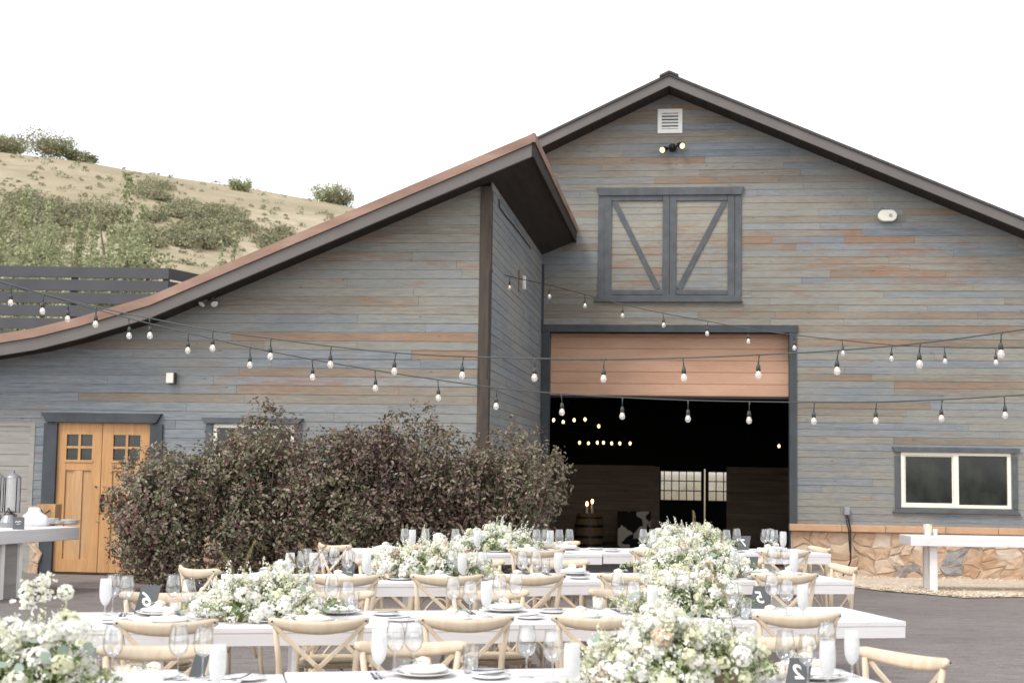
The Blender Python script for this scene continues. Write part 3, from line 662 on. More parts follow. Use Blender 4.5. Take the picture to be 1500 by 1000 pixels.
mb = MB(); flared(mb, 64, 239.5, 604, 620.0, .08, v=WV, d=.09); mb.build('door_header', M['trim_dark'], barn, bevel=.004)
mb = MB(); mb.box(dd0-.1, dd1+.1, WV-.12, WV+.1, DZ0-.06, DZ0-.006); mb.build('threshold', M['black'], barn)
mb = MB(); mb.box(dd0-.5, dd1+.6, WV-1.25, WV-.125, -.1, DZ0-.05); mb.build('step', M['pave'], barn, bevel=.01)
mb = MB(); mb.box(dd0-.03, dd1+.03, WV+.06, WV+.08, DZ0, DZ1); mb.build('backing', M['int_black'], barn)
# small green exit light glowing behind the left door glass
# window behind the shrubs
u0, u1, z0, z1 = wwin; t = .055; mb = MB(); y0, y1 = WV-.03, WV+.03
mb.box(u0, u1, y0, y1, z1-t, z1); mb.box(u0, u1, y0, y1, z0, z0+t); mb.box(u0, u0+t, y0, y1, z0+t, z1-t); mb.box(u1-t, u1, y0, y1, z0+t, z1-t)
w2 = mb.build('window', M['cream'], barn, bevel=.004)
mb = MB(); mb.box(u0+t, u1-t, WV+.005, WV+.012, z0+t, z1-t); mb.build('pane', M['darkglass'], w2)
mb = MB(); flared(mb, 297, 446, 611, 621.5, .07, v=WV, d=.08); mb.build('header', M['trim'], w2, bevel=.004)
mb = MB(); mb.box(u0-.1, u0-.001, WV-.055, WV-.001, z0-.05, z1); mb.build('casing', M['trim'], w2, bevel=.004); mb = MB(); mb.box(u1+.001, u1+.1, WV-.055, WV-.001, z0-.05, z1); mb.build('casing', M['trim'], w2, bevel=.004)
mb = MB(); mb.box(u0-.1, u1+.1, WV-.07, WV-.001, z0-.15, z0-.052); mb.build('sill', M['trim'], w2)
# grey board sliding panel at far left
mb = MB(); siding(mb, pan[0], pan[1]-.002, pan[2], pan[3]-.06, [], [], WV+.01, pitch=.16, tintf=lambda u, z: random.gauss(.5,.08)); mb.build('board_panel', M['old_board'], barn)
mb = MB(); mb.box(pan[0], pan[1]+.0, WV-.03, WV+.01, pan[3]-.055, pan[3]-.001); mb.box(pan[1]+.001, pan[1]+.07, WV-.035, WV+.01, .1, pan[3]); mb.build('panel_frame', M['old_board'], barn)
mb = MB(); mb.box(W0, W0+.15, WV+.15, 6, -.2, wz_l0); mb.build('wing_end_wall', M['int_black'], barn)
# ------------------------------------------------------------------ things fixed to the barn
def wallthing(name, px, py, v, label, cat): u, z = BP(px, py, v); e = empty(name, bworld(u, v, z), YAW); tag(e, label, cat); return e
e = wallthing('floodlight', 985, 217, -.03, 'black twin floodlight glowing warm, below the gable vent of the barn', 'floodlight')
mb = MB(); mb.tube([(0,.0,0), (0,-.05,0)], .075, 14); mb.ball((0,-.07,0), .06); mb.build('base', M['black'], e, bevel=.004)
for sx, dz in ((-1, -.03), (1, .04)):
    d = Vector((sx*.55, -1, -.45)).normalized(); o = Vector((sx*.12, -.09, dz)); mb = MB(); mb.tube([(sx*.03,-.07,0), o], .015, 8); 
    mb.tube([o-d*.03, o, o+d*.06, o+d*.13], [.03,.042,.05,.066], 14); ld = mb.build('lamp_head', M['black'], e)
    mb = MB(); mb.tube([o+d*.12, o+d*.134], [.052,.052], 14); mb.build('lens', M['warmlamp'], ld)
e = wallthing('floodlight', 308, 440, WV-.1, 'white twin floodlight under the low eave of the left wing', 'floodlight')
mb = MB(); mb.tube([(0,0,.12), (0,0,.05)], .05, 12); mb.build('base', M['grey_metal'], e)
for sx in (-1, 1):
    d = Vector((sx*.45, -.5, -.8)).normalized(); o = Vector((sx*.035, -.02, .04)); mb = MB(); mb.tube([o, o+d*.06, o+d*.13], [.022,.03,.055], 14); ld = mb.build('lamp_head', M['grey_metal'], e)
    mb = MB(); mb.tube([o+d*.13, o+d*.145], [.05,.04], 14); mb.build('lens', M['white_paint'], ld)
e = wallthing('siren_box', 1299, 317, -.03, 'cream oval siren box with a round knob, high right on the gable wall', 'siren')
mb = MB(); P = []
for k in range(24):
    q = 2*math.pi*k/24; P.append((math.cos(q)*.11+(.055 if math.cos(q) > 0 else -.055), math.sin(q)*.105))
mb.prism(P, -.11, 0); mb.build('case', M['cream'], e, bevel=.02, seg=3)
mb = MB(); mb.tube([(.05,-.108,0), (.05,-.125,0)], .03, 14); mb.build('knob', M['grey_metal'], e)
e = wallthing('wall_sconce', 253, 554, WV-.03, 'small square beige light box above and right of the oak door', 'wall light')
mb = MB(); mb.box(-.06,.045,-.1,-.0,-.07,.07); mb.build('case', M['cream'], e, bevel=.01)
mb = MB(); mb.box(.0455,.062,-.09,-.005,-.075,.075); mb.build('back_shield', M['post'], e, bevel=.004)
e = wallthing('outlet_box', 1240, 748, -.03, 'grey outdoor outlet box above the stone ledge with a black cord hanging down', 'outlet')
mb = MB(); mb.box(-.05,.05,-.08,0,-.07,.07); mb.build('cover', M['grey_metal'], e, bevel=.012)
mb = MB(); mb.tube([(.0,-.06,-.06),(.02,-.12,-.14),(.03,-.28,-.3),(.035,-.3,-.55),(.03,-.3,-.85),(-.02,-.29,-.97),(-.08,-.3,-1.06),(-.12,-.33,-1.12)], .014, 7); mb.tube([(-.01,-.06,-.06),(-.02,-.14,-.16),(-.0,-.28,-.3),(.02,-.31,-.7)], .011, 7); mb.build('cord', M['black'], e)
# cable on the side wall
mb = MB(); pts = []
for x, y in [(721,396),(717.5,402),(716.5,470),(714.5,530),(713.5,555)]:
    v, z = SP(x, y, SU+.05); pts.append(bworld(SU+.05, v, z))
mb.tube(pts, .012, 6); tag(mb.build('power_cable', M['black']), 'black cable running down the corner of the shaded side wall', 'cable')
mb = MB(); pts = []
for x, y in [(731,292),(731.5,303),(742,318),(750,327),(764,345),(778,364)]:
    v, z = SP(x, y, SU+.04); pts.append(bworld(SU+.04, v, z))
mb.tube(pts, .009, 6); tag(mb.build('wall_wire', M['black']), 'thin black wire stapled under the high eave on the side wall', 'wire')
v, z = SP(762, 412, SU+.05)
mb = MB(); mb.box(-.01,.02,-.10,-.04,-.17,.17); o = mb.build('conduit_board', M['barrel']); o.location = bworld(SU+.03, v, z); o.rotation_euler = (0,0,YAW); tag(o, 'short brown upright board on the side wall where the upper lights are tied', 'board')
mb = MB(); mb.box(-.01,.04,-.05,.05,-.11,.11); o = mb.build('junction_box', M['white_paint'], bevel=.01); v, z = SP(765.5, 411, SU+.05); o.location = bworld(SU+.03, v+.25, z); o.rotation_euler = (0,0,YAW); tag(o, 'small white junction box on the shaded side wall', 'junction box')
# ------------------------------------------------------------------ inside the barn
def inside(px, py, v): u, z = BP(px, py, v); return bworld(u, v, z)
e = empty('barrel', inside(863, 790, 7.0), YAW); e.location.z = -.075; tag(e, 'dark wooden barrel inside the barn with two lit candles on it', 'barrel')
top = at_y(863, 762, e.location.y).z+.075; sc = max(.8, min(1.1, top))
mb = MB(); mb.lathe([(0,0),(.26,0),(.31,.2*sc),(.335,.5*sc),(.31,.8*sc),(.27,1.0*sc),(.27,.98*sc),(0,.98*sc)], 24); mb.build('staves', M['barrel'], e)
for a in (.12, .34, .64, .86):
    r = .26+.075*math.sin(math.pi*a)+.008; mb = MB(); mb.lathe([(r-.012,a*sc-.03),(r,a*sc-.03),(r,a*sc+.03),(r-.012,a*sc+.03)], 24); mb.build('hoop', M['black'], e)
for dx, hh in ((-.06, .16), (.06, .22)):
    c = empty('candle', e.location+Vector((dx, -.05, sc))); tag(c, 'shorter lit candle on the barrel, left one' if dx < 0 else 'taller lit candle on the barrel, right one', 'candle')
    mb = MB(); mb.lathe([(0,0),(.03,0),(.025,hh),(0,hh)], 12); mb.build('stick', M['wax'], c)
    mb = MB(); mb.ball((0,0,hh+.045), .04, 8, (.7,.7,1.3)); mb.build('flame', M['flame'], c)
a = BP(905, 748, 8.0); b = BP(953, 815, 8.0)
mb = MB(); mb.box(0, b[0]-a[0], -.02, .02, -.9, 0); o = mb.build('cowhide_panel', M['cow'], bevel=.02); o.location = bworld(a[0], 8.0, a[1]); o.rotation_euler = (0,0,YAW); tag(o, 'black and white cowhide screen standing inside the barn beside the barrel', 'cowhide screen')
for nm, pts, vv in (('chandelier', [(811,615),(825,618),(841,615),(857,614),(877,624)], 4.5), ('chandelier', [(849,648),(862,649),(875,648),(884,648),(896,649),(908,649),(923,649)], 7.0), ('pendant_lamp', [(1141,653)], 8.0)):
    u, z = BP(sum(p[0] for p in pts)/len(pts), sum(p[1] for p in pts)/len(pts), vv); e = empty(nm, bworld(u, vv, z), YAW)
    n = len(pts)
    tag(e, {5: 'upper ring chandelier with five amber bulbs inside the dark barn', 7: 'lower wide chandelier with seven amber bulbs inside the dark barn', 1: 'single amber lamp near the right edge of the barn opening'}[n], 'chandelier' if n > 1 else 'lamp')
    mb = MB(); rr = (BP(pts[-1][0], pts[-1][1], vv)[0]-BP(pts[0][0], pts[0][1], vv)[0])/2
    if n > 1: mb.tube([(math.cos(q*math.pi/12)*rr, math.sin(q*math.pi/12)*rr*.5, -.06) for q in range(25)], .014, 6)
    mb.tube([(0,0,.6 if n > 1 else .08), (0,0,2.0)], .01, 6)
    if n > 1: mb.tube([(-rr,0,-.06),(0,0,.6),(rr,0,-.06)], .008, 6)
    mb.build('frame', M['black'], e)
    for i, (x, y) in enumerate(pts):
        uu, zz = BP(x, y, vv); f = 2*i/(max(1,n-1))-1; dv = -math.sqrt(max(0,1-f*f))*.0
        mb = MB(); mb.ball((uu-u, dv, zz-z), .034, 8, (.85,.85,1.2)); mb.build('bulb', M['amber'], e)
# ------------------------------------------------------------------ gravel, right-hand bench
pts = [at_z(x, y, .01) for x, y in [(1215,850),(1259,859),(1300,866),(1334,869),(1412,878),(1500,876),(1640,866)]]
poly = [(p.x, p.y) for p in pts]+[tuple(bworld(12.5, -.02, 0))[:2], tuple(bworld(su0+.1, -.02, 0))[:2]]
mb = MB(); 
def subdiv(a, b, n): return [(a[0]+(b[0]-a[0])*i/n, a[1]+(b[1]-a[1])*i/n) for i in range(n)]
front = []
for i in range(6): front += subdiv(poly[i], poly[i+1], 6)
front.append(poly[6]); nF = len(front)
wallp = [(bworld(su0+.1+(12.5-su0-.1)*i/(nF-1), -.02, 0)) for i in range(nF)]
vs = []; K = 6
for j in range(K+1):
    for i in range(nF):
        x = front[i][0]+(wallp[i].x-front[i][0])*j/K; y = front[i][1]+(wallp[i].y-front[i][1])*j/K; vs.append((x, y, gz(x, y)+.012+(.03*math.sin(j/K*3)+random.uniform(0,.012) if 0 < j else 0)))
mb.add(vs, [(j*nF+i, j*nF+i+1, (j+1)*nF+i+1, (j+1)*nF+i) for j in range(K) for i in range(nF-1)])
tag(mb.build('gravel_strip', M['gravel'], smooth=True), kind='structure')
peb = []
for k in range(2600):
    j = random.random(); i = random.randrange(nF); p = Vector((front[i][0], front[i][1], 0)).lerp(Vector((wallp[i].x, wallp[i].y, 0)), j); i2 = min(nF-1, i+1); q = Vector((front[i2][0], front[i2][1], 0)).lerp(Vector((wallp[i2].x, wallp[i2].y, 0)), j); p = p.lerp(q, random.random()); peb.append(p)
mb = MB()
for p in peb:
    mb.tint = random.random(); r = random.uniform(.012,.035); mb.ball((p.x, p.y, gz(p.x,p.y)+.03), r, 4, (1,1,.6))
tag(mb.build('gravel_pebbles', M['gravel'], smooth=True), kind='stuff')
# white bar-height bench table in front of the stone plinth
a = at_z(1320, 787, .79); D = 20.7
tl = at_y(1334, 785, D); tb = at_y(1334, 799, D)
e = empty('serving_table', (tl.x, D, gz(tl.x, D)+.012), -R(3)); tag(e, 'long white plank table on one square post in front of the stone plinth', 'table')
h = tl.z-e.location.z; th = (tl.z-tb.z)
mb = MB(); mb.box(-.0, 2.6, 0, .75, h-th, h); mb.build('tabletop', M['table'], e, bevel=.006)
lx = at_y(1365, 870, D).x-tl.x
for k, (x, y) in enumerate(((lx, .12), (lx+.02, .55), (2.1, .12), (2.1, .55))): mb = MB(); mb.box(x, x+.11, y, y+.11, -.02, h-th); mb.build('leg', M['table'], e, bevel=.005)
def lantern(x, y, z, s, label):
    c = empty('candle_lantern', (x, y, z)); tag(c, label, 'candle holder'); mb = MB(); mb.lathe([(0,0),(.05*s,0),(.05*s,.14*s)], 16); mb.build('holder', M['votive'], c)
    mb = MB(); mb.lathe([(0,.003),(.035*s,.003),(.035*s,.09*s),(0,.09*s)], 12); mb.build('candle', M['wax'], c); mb = MB(); mb.ball((0,0,.115*s), .014*s, 6, (.7,.7,1.6)); mb.build('flame', M['flame'], c)
p = at_y(1359, 785, D+.3); lantern(p.x, p.y, tl.z, 1.2, 'taller candle lantern on the white table before the stone plinth'); p = at_y(1370, 785, D+.3); lantern(p.x, p.y, tl.z, .7, 'shorter candle glass on the white table before the stone plinth')
# ------------------------------------------------------------------ left serving station
zt = .93; th = .15
c0 = at_z(117, 771, zt); c1 = at_z(-40, 779.5, zt)
dirv = (c1-c0).normalized(); ang = math.atan2(-dirv.y, -dirv.x)
e = empty('buffet_table', (c0.x, c0.y, .16), ang); Ln = (c1-c0).length
tag(e, 'white buffet table with grey panelled base at the left edge', 'buffet table')
hh = zt-.16
mb = MB(); mb.box(-Ln, 0, 0, .9, hh-th, hh); mb.build('tabletop', M['table'], e, bevel=.008)
bx = .52*Ln
for k, (a, b) in enumerate(((-Ln+.05, -bx-(Ln-bx)*.32), (-bx-(Ln-bx)*.32+.03, -bx*.99))): mb = MB(); mb.box(a, b, .12, .8, -.02, hh-th-.002); mb.build('base_panel', M['old_board'], e, bevel=.004)
for x in (-bx-(Ln-bx)*.32+.015, -bx*.97): mb = MB(); mb.box(x-.02, x+.03, .09, .119, -.02, hh-th-.002); mb.build('upright', M['white_paint'], e)
def onb(px, py): p = at_z(px, py, zt); return p
def place(name, px, py, label, cat): p = onb(px, py); e = empty(name, p); tag(e, label, cat); return e
def px2m(px, p): return px*(p.y)/F
for k, (px, w, top) in enumerate(((16, 21, 700), (-6, 16, 700))):
    e = place('drink_dispenser', px, 768, ('tall glass drink dispenser with a chrome lid on the buffet table' if k == 0 else 'second glass drink dispenser cut off by the left frame edge'), 'drink dispenser'); s = e.location.y/F; r = w*s/2; h = (768-top)*s
    mb = MB(); mb.lathe([(r*.8,.0),(r*.8,.12),(r*.2,.14),(r,.16)], 20); mb.build('stand', M['grey_metal'], e)
    mb = MB(); mb.lathe([(r,.17),(r*1.02,h*.6),(r,h)], 24); mb.build('tank', M['frost'], e)
    mb = MB(); mb.lathe([(0,.175),(r*.9,.175),(r*.9,h*.85),(0,h*.85)], 24); mb.build('water', M['glasswater'], e)
    mb = MB(); mb.lathe([(r*1.05,h),(r*.95,h+.02),(r*.35,h+.05),(.02,h+.055),(.02,h+.085),(0,h+.085)], 20); mb.build('lid', M['grey_metal'], e)
    for q in (0.4, 2.6, 4.0, 5.6): mb = MB(); mb.tube([(r*1.04*math.cos(q), r*1.04*math.sin(q), .15), (r*1.04*math.cos(q), r*1.04*math.sin(q), h)], .006, 6); mb.build('rod', M['black'], e)
    mb = MB(); mb.tube([(0,-r,.2),(0,-r-.07,.2),(0,-r-.07,.17)], .012, 8); mb.build('tap', M['grey_metal'], e)
e = place('silver_kettle', 12, 772, 'low black and chrome burner below the drink dispenser', 'burner'); mb = MB(); mb.lathe([(0,0),(.09,0),(.1,.06),(.06,.14),(0,.15)], 18); mb.build('body', M['grey_metal'], e); mb = MB(); mb.tube([(-.09,0,.1),(0,0,.21),(.09,0,.1)], .008, 6); mb.build('handle', M['black'], e)
e = place('menu_card', 27, 775, 'small charcoal drinks card standing on the buffet table', 'card'); mb = MB(); mb.box(-.065,.065,-.004,.004,0,.14); mb.build('card', M['card'], e)
mb = MB(); mb.tube([(-.035,-.006,.08),(-.02,-.006,.095),(-.005,-.006,.08),(.01,-.006,.095),(.03,-.006,.085)], .004, 5); mb.tube([(-.02,-.006,.06),(.02,-.006,.065)], .003, 5); mb.build('lettering', M['white_ink'], e)
e = place('linen_cloth', 52, 770, 'crumpled white cloth heaped on the buffet table beside the drinks card', 'cloth'); mb = MB(); 
mb.lathe([(0,0),(.15,0),(.17,.05),(.13,.12),(.07,.17),(.05,.21),(.03,.22),(0,.22)], 22)
mb.v = [(x+.06*z*3*(1 if z > .05 else 0)*-.6+.018*math.sin(y*60+z*30), y*.7+.015*math.sin(x*70), z) for x, y, z in mb.v]; mb.build('folds', M['linen'], e, smooth=True)
e = place('wooden_crate', 62, 768, 'small wooden crate with a rope handle behind the white cloth', 'crate'); s = e.location.y/F
mb = MB(); mb.box(-.16,.07,.25,.26,0,.24); mb.box(-.16,.07,.5,.51,0,.24); mb.box(-.16,-.15,.26,.5,0,.24); mb.box(.06,.07,.26,.5,0,.24); mb.box(-.15,.06,.26,.5,0,.01); mb.build('boards', M['oak_panel'], e)
mb = MB(); mb.tube([(-.1,.24,.17),(-.05,.21,.12),(.01,.24,.17)], .008, 6); mb.build('rope_handle', M['black'], e)
for k, (px, n, r) in enumerate(((76, 5, .09), (86, 3, .1), (103, 4, .12))):
    e = place('plate_stack', px, 768, ['smallest', 'middle', 'rightmost'][k]+' stack of white dishes at the right end of the buffet table', 'dish stack')
    mb = MB()
    for i in range(n): mb.lathe([(0,i*.014+.002),(r*.6,i*.014+.002),(r,i*.014+.018),(r,i*.014+.021),(r*.6,i*.014+.007),(0,i*.014+.006)], 24)
    mb.build('dishes', M['porcelain'], e, smooth=True)
# ------------------------------------------------------------------ furniture prototypes
def make_chair():
    e = empty('cross_back_chair')
    mb = MB(); n = 24; P = []
    for k in range(n):
        q = 2*math.pi*k/n; c, s = math.cos(q), math.sin(q); sx = .215+(.0 if s > 0 else -.02)
        P.append((math.copysign(abs(c)**.6, c)*sx, math.copysign(abs(s)**.6, s)*.205))
    mb.prismz(P, .435, .462); mb.build('seat', M['chair'], e, bevel=.01)
    mb = MB(); mb.prismz([(x*.86, y*.86) for x, y in P], .462, .472); mb.build('seat_pad', M['rush'], e, bevel=.004)
    # top rail: bowed board
    mb = MB(); m = 17; vs = []
    for i in range(m):
        t = i/(m-1)*2-1; x = t*.258; y = -.205-.075*(1-t*t); zc = .830-.030*(1-t*t); hgt = .023+.011*(1-t*t); th = .012+.008*abs(t)**3
        if abs(t) > .93: hgt *= .86; th *= .9
        if abs(t) > .99: hgt *= .7; th *= .7
        for k in range(8):
            q = 2*math.pi*k/8+math.pi/8; vs.append((x, y+th*1.08*math.cos(q)-.02*(math.sin(q))*.3, zc+hgt*1.08*math.sin(q)))
    mb.add(vs, [(i*8+k, i*8+(k+1)%8, (i+1)*8+(k+1)%8, (i+1)*8+k) for i in range(m-1) for k in range(8)]+[tuple(range(7,-1,-1)), tuple(range((m-1)*8, m*8))])
    mb.build('top_rail', M['chair'], e, smooth=True)
    for s in (-1, 1):
        mb = MB(); mb.tube([(s*.235,-.24,0),(s*.20,-.205,.25),(s*.190,-.19,.45),(s*.197,-.20,.62),(s*.222,-.218,.80)], [.015,.017,.0175,.017,.014], 10); mb.build('back_leg', M['chair'], e, smooth=True)
        mb = MB(); mb.tube([(s*.225,.21,0),(s*.205,.19,.2),(s*.195,.18,.44)], [.013,.016,.018], 10); mb.build('front_leg', M['chair'], e, smooth=True)
        mb = MB(); mb.tube([(s*.236,-.232,.825),(s*.17,-.237,.75),(s*.02,-.262,.615),(-s*.09,-.245,.52),(-s*.165,-.215,.452)], 1, 4, sq=(.008,.017)); mb.v = [tuple(v) for v in mb.v]
        mb.build('cross_brace', M['chair'], e, bevel=.003)
    mb = MB()
    for y0, y1, x in ((-.19,.17,-.19), (-.19,.17,.19)): mb.tube([(x, y0+.36*t, .20+.21*math.sin(math.pi*t)) for t in [i/12 for i in range(13)]], .009, 8)
    mb.tube([(-.19+.38*t, .17, .20+.21*math.sin(math.pi*t)) for t in [i/12 for i in range(13)]], .009, 8); mb.tube([(-.19+.38*t, -.195, .20+.21*math.sin(math.pi*t)) for t in [i/12 for i in range(13)]], .009, 8)
    mb.build('leg_hoops', M['chair'], e, smooth=True)
    for s in (-1, 1): mb = MB(); mb.ball((s*.24,-.243,.83), .006, 5); mb.build('rivet', M['steel'], e)
    return e
used = {}
def spawn(key, maker, loc, rz, label, cat, group):
    if key not in used: used[key] = o = maker()
    else: o = copy_tree(used[key])
    o.location = loc; o.rotation_euler = (0, 0, rz); 
    for k in ('label','category','group'):
        if k in o: del o[k]
    return tag(o, label, cat, group)
# tables -------------------------------------------------------------
TA = R(12); te = Vector((math.cos(TA), math.sin(TA), 0)); tn = Vector((-math.sin(TA), math.cos(TA), 0)); TW = .86
ROWN = {1: 'nearest', 2: 'second', 3: 'third', 4: 'farthest'}
rows = {1: dict(D=5.55, l=-3.25, j=-.80, r=1.70), 2: dict(D=7.86, l=-2.42, j=.0, r=2.36), 3: dict(D=10.26, l=-2.0, j=.37, r=2.66), 4: dict(D=12.93, l=-1.36, j=.88, r=3.12)}
for k, r_ in rows.items():
    r_['o'] = Vector((0, r_['D'], 0)); r_['z'] = lambda s, r_=r_: .7115+.0168*(r_['D']+s*.2)
def tp(row, s, t, dz=0):
    r_ = rows[row]; p = r_['o']+te*s+tn*t; mid = (r_['l']+r_['j'])/2 if s < r_['j'] else (r_['j']+r_['r'])/2
    p.z = tz(row, s)+dz; return p
def tz(row, s):
    r_ = rows[row]; mid = (r_['l']+r_['j'])/2 if s < r_['j'] else (r_['j']+r_['r'])/2
    return .7115+.0168*(r_['D']+.42+mid*.2)
for k, r_ in rows.items():
    for half, (a, b) in enumerate(((r_['l'], r_['j']-.004), (r_['j']+.004, r_['r']))):
        z = tz(k, (a+b)/2); c = tp(k, (a+b)/2, TW/2); g0 = gz(c.x, c.y); H = z-g0
        e = empty('dining_table', (c.x, c.y, g0), TA); tag(e, f"white plank dining table, {'left' if half == 0 else 'right'} one of the {ROWN[k]} row", 'table', 'white plank dining tables')
        L = (b-a)/2; mb = MB(); nb = 5
        for i in range(nb): y0 = -TW/2+TW*i/nb; mb.off = i; mb.box(-L, L, y0+(.001 if i else 0), y0+TW/nb-(.001 if i < nb-1 else 0), H-.028, H)
        mb.build('tabletop', M['table'], e, bevel=.002)
        mb = MB(); q = .0025; mb.box(-L+q, L-q, -TW/2+q, -TW/2+.03, H-.095, H-.0285); mb.box(-L+q, L-q, TW/2-.03, TW/2-q, H-.095, H-.0285); mb.box(-L+q, -L+.03, -TW/2+.0305, TW/2-.0305, H-.095, H-.0285); mb.box(L-.03, L-q, -TW/2+.0305, TW/2-.0305, H-.095, H-.0285)
        mb.build('apron', M['table'], e, bevel=.002)
        for sx in (-1, 1):
            mb = MB(); x = sx*(L-.55); mb.box(x-.05, x+.05, -.26, .26, .0, H-.095); mb.box(x-.05, x+.05, -.36, .36, 0-.03, .06); mb.build('trestle', M['table'], e, bevel=.004)
# chairs --------------------------------------------------------------
def s_of_px(row, px, t, z):
    lo, hi = -6.0, 6.0
    for _ in range(40):
        m = (lo+hi)/2; p = rows[row]['o']+te*m+tn*t; p.z = z
        if proj(p)[0] < px: lo = m
        else: hi = m
    return (lo+hi)/2
near = {2: [244, 468, 682, 880, 1171], 3: [503, 657, 776, 930, 1152], 4: [645, 788, 962, 1150]}
far = {1: [232, 598, 940, 1120], 2: [238, 485, 716, 918], 3: [570, 690, 817, 1075], 4: [725, 812]}
names_n = {k: [] for k in rows}
seats = []
for row in (1, 2, 3, 4):
    for side, lst in (('near', near.get(row, [])), ('far', far.get(row, []))):
        for i, px in enumerate(lst):
            t = -.02 if side == 'near' else TW+.07; tb = t-.23 if side == 'near' else t+.23
            s = s_of_px(row, px, tb, .9); p = rows[row]['o']+te*s+tn*t; g0 = min(gz(p.x, p.y), tz(row, s)-.76)
            j = random.uniform(-.05,.05)
            z = gz(p.x, p.y)
            spawn('chair', make_chair, (p.x, p.y, z), TA+j+(0 if side == 'near' else math.pi), f"pale cross-back chair on the {side} side of {ROWN[row]} table row, {ORD[i]}", 'chair', 'cross-back chairs around the dining tables')
            seats.append((row, side, s, px))
for row, end, s, rz in ((1, 'right', rows[1]['r']+.04, -1.2+math.pi/2*0+2.7), (3, 'right', rows[3]['r']-.06, 1.5), (4, 'right', rows[4]['r']-.1, 1.5), (3, 'left', rows[3]['l']+.02, -1.5), (4, 'left', rows[4]['l']+.02, -1.6)):
    p = rows[row]['o']+te*s+tn*(TW/2+(.1 if row != 1 else .05)); spawn('chair', make_chair, (p.x, p.y, gz(p.x, p.y)), TA+(math.pi/2 if end == 'right' else -math.pi/2)+random.uniform(-.06,.06)+(.35 if row == 1 else 0)+(.55 if end == 'left' else 0), f"pale cross-back chair at the {end} end of the {ROWN[row]} table row", 'chair', 'cross-back chairs around the dining tables')
    seats.append((row, end, s, 0))
# glassware ------------------------------------------------------------
def lat(e, nm, prof, mat, n=24, smooth=True): mb = MB(); mb.lathe(prof, n); return mb.build(nm, M[mat], e, smooth=smooth)
def make_wine():
    e = empty('wine_glass'); lat(e, 'bowl', [(.004,.088),(.018,.094),(.033,.108),(.041,.128),(.0425,.148),(.039,.175),(.034,.205),(.0335,.218)], 'glass')
    lat(e, 'stem', [(.034,.001),(.034,.003),(.02,.005),(.006,.010),(.0035,.02),(.0035,.08),(.006,.088)], 'glass', 16)
    lat(e, 'rim', [(.0328,.2165),(.0338,.2185),(.0345,.2165)], 'glasswater', 24); return e
def make_goblet():
    e = empty('water_goblet'); lat(e, 'bowl', [(.004,.055),(.014,.062),(.026,.080),(.032,.105),(.0335,.14),(.032,.18),(.0295,.205)], 'frost')
    lat(e, 'iced_water', [(.0,.066),(.022,.082),(.0285,.108),(.030,.14),(.029,.172),(0,.172)], 'frost')
    lat(e, 'stem', [(.032,.001),(.032,.003),(.018,.006),(.006,.012),(.005,.05),(.008,.055)], 'glass', 16); return e
def make_tumbler():
    e = empty('tumbler'); lat(e, 'cup', [(0,.004),(.03,.004),(.033,.02),(.036,.11),(.0365,.118)], 'glass'); lat(e, 'water', [(0,.008),(.031,.010),(.034,.07),(0,.07)], 'glasswater'); return e
def make_votive():
    e = empty('votive_candle'); lat(e, 'cup', [(0,.003),(.028,.003),(.031,.02),(.033,.07)], 'votive'); lat(e, 'wax', [(0,.006),(.024,.006),(.024,.035),(0,.035)], 'wax'); mb = MB(); mb.ball((0,0,.05), .007, 6, (.7,.7,1.7)); mb.build('flame', M['flame'], e); return e
GH = {'w': .2185, 'g': .205, 't': .118, 'v': .07}
glist = {1: [('w',262,909),('w',299,913),('g',320,940),('w',166,898),('g',556,920),('w',579,902),('w',606,903),('w',772,916),('w',810,922),('g',838,941),('w',1150,922),('w',1183,929),('g',1212,944),('w',1241,908),('g',1262,922),('v',175,972),('v',198,973),('v',1146,975),('t',690,945)],
 2: [('g',155,843),('w',166,837),('w',186,833),('w',254,838),('w',277,845),('t',290,857),('v',258,868),('w',486,840),('w',509,848),('t',518,862),('w',664,843),('w',689,848),('g',713,849),('w',732,842),('w',755,838),('g',956,858),('w',928,850),('w',905,840),('w',1130,841),('w',1152,848),('g',1176,857),('v',876,872),('w',1072,868),('t',1092,876)],
 3: [('g',425,814),('w',443,808),('w',450,803),('g',460,809),('w',473,804),('w',490,801),('w',509,805),('g',537,818),('g',677,817),('w',663,806),('w',765,807),('w',785,809),('t',799,817),('g',818,810),('w',1131,804),('w',1150,804),('g',1163,816),('w',1075,812),('t',1097,820),('w',706,830-18),('v',720,830)],
 4: [('w',593,782),('g',604,777),('w',623,775),('w',667,777),('w',786,778),('w',799,780),('g',806,782),('w',819,778),('g',699,787),('w',834,775),('w',942,777),('w',956,780),('w',1079,775),('w',1064,778),('w',1120,776),('w',1128,775),('w',1134,779),('g',1147,783)]}
GN = {'w': ('wine_glass', make_wine, 'clear stemmed wine glass', 'wine glass', 'wine glasses on the tables'), 'g': ('goblet', make_goblet, 'frosted white goblet', 'goblet', 'frosted goblets on the tables'), 't': ('tumbler', make_tumbler, 'short clear tumbler', 'tumbler', 'tumblers on the tables'), 'v': ('votive', make_votive, 'small frosted votive candle', 'candle', 'votive candles on the tables')}
gpos = []
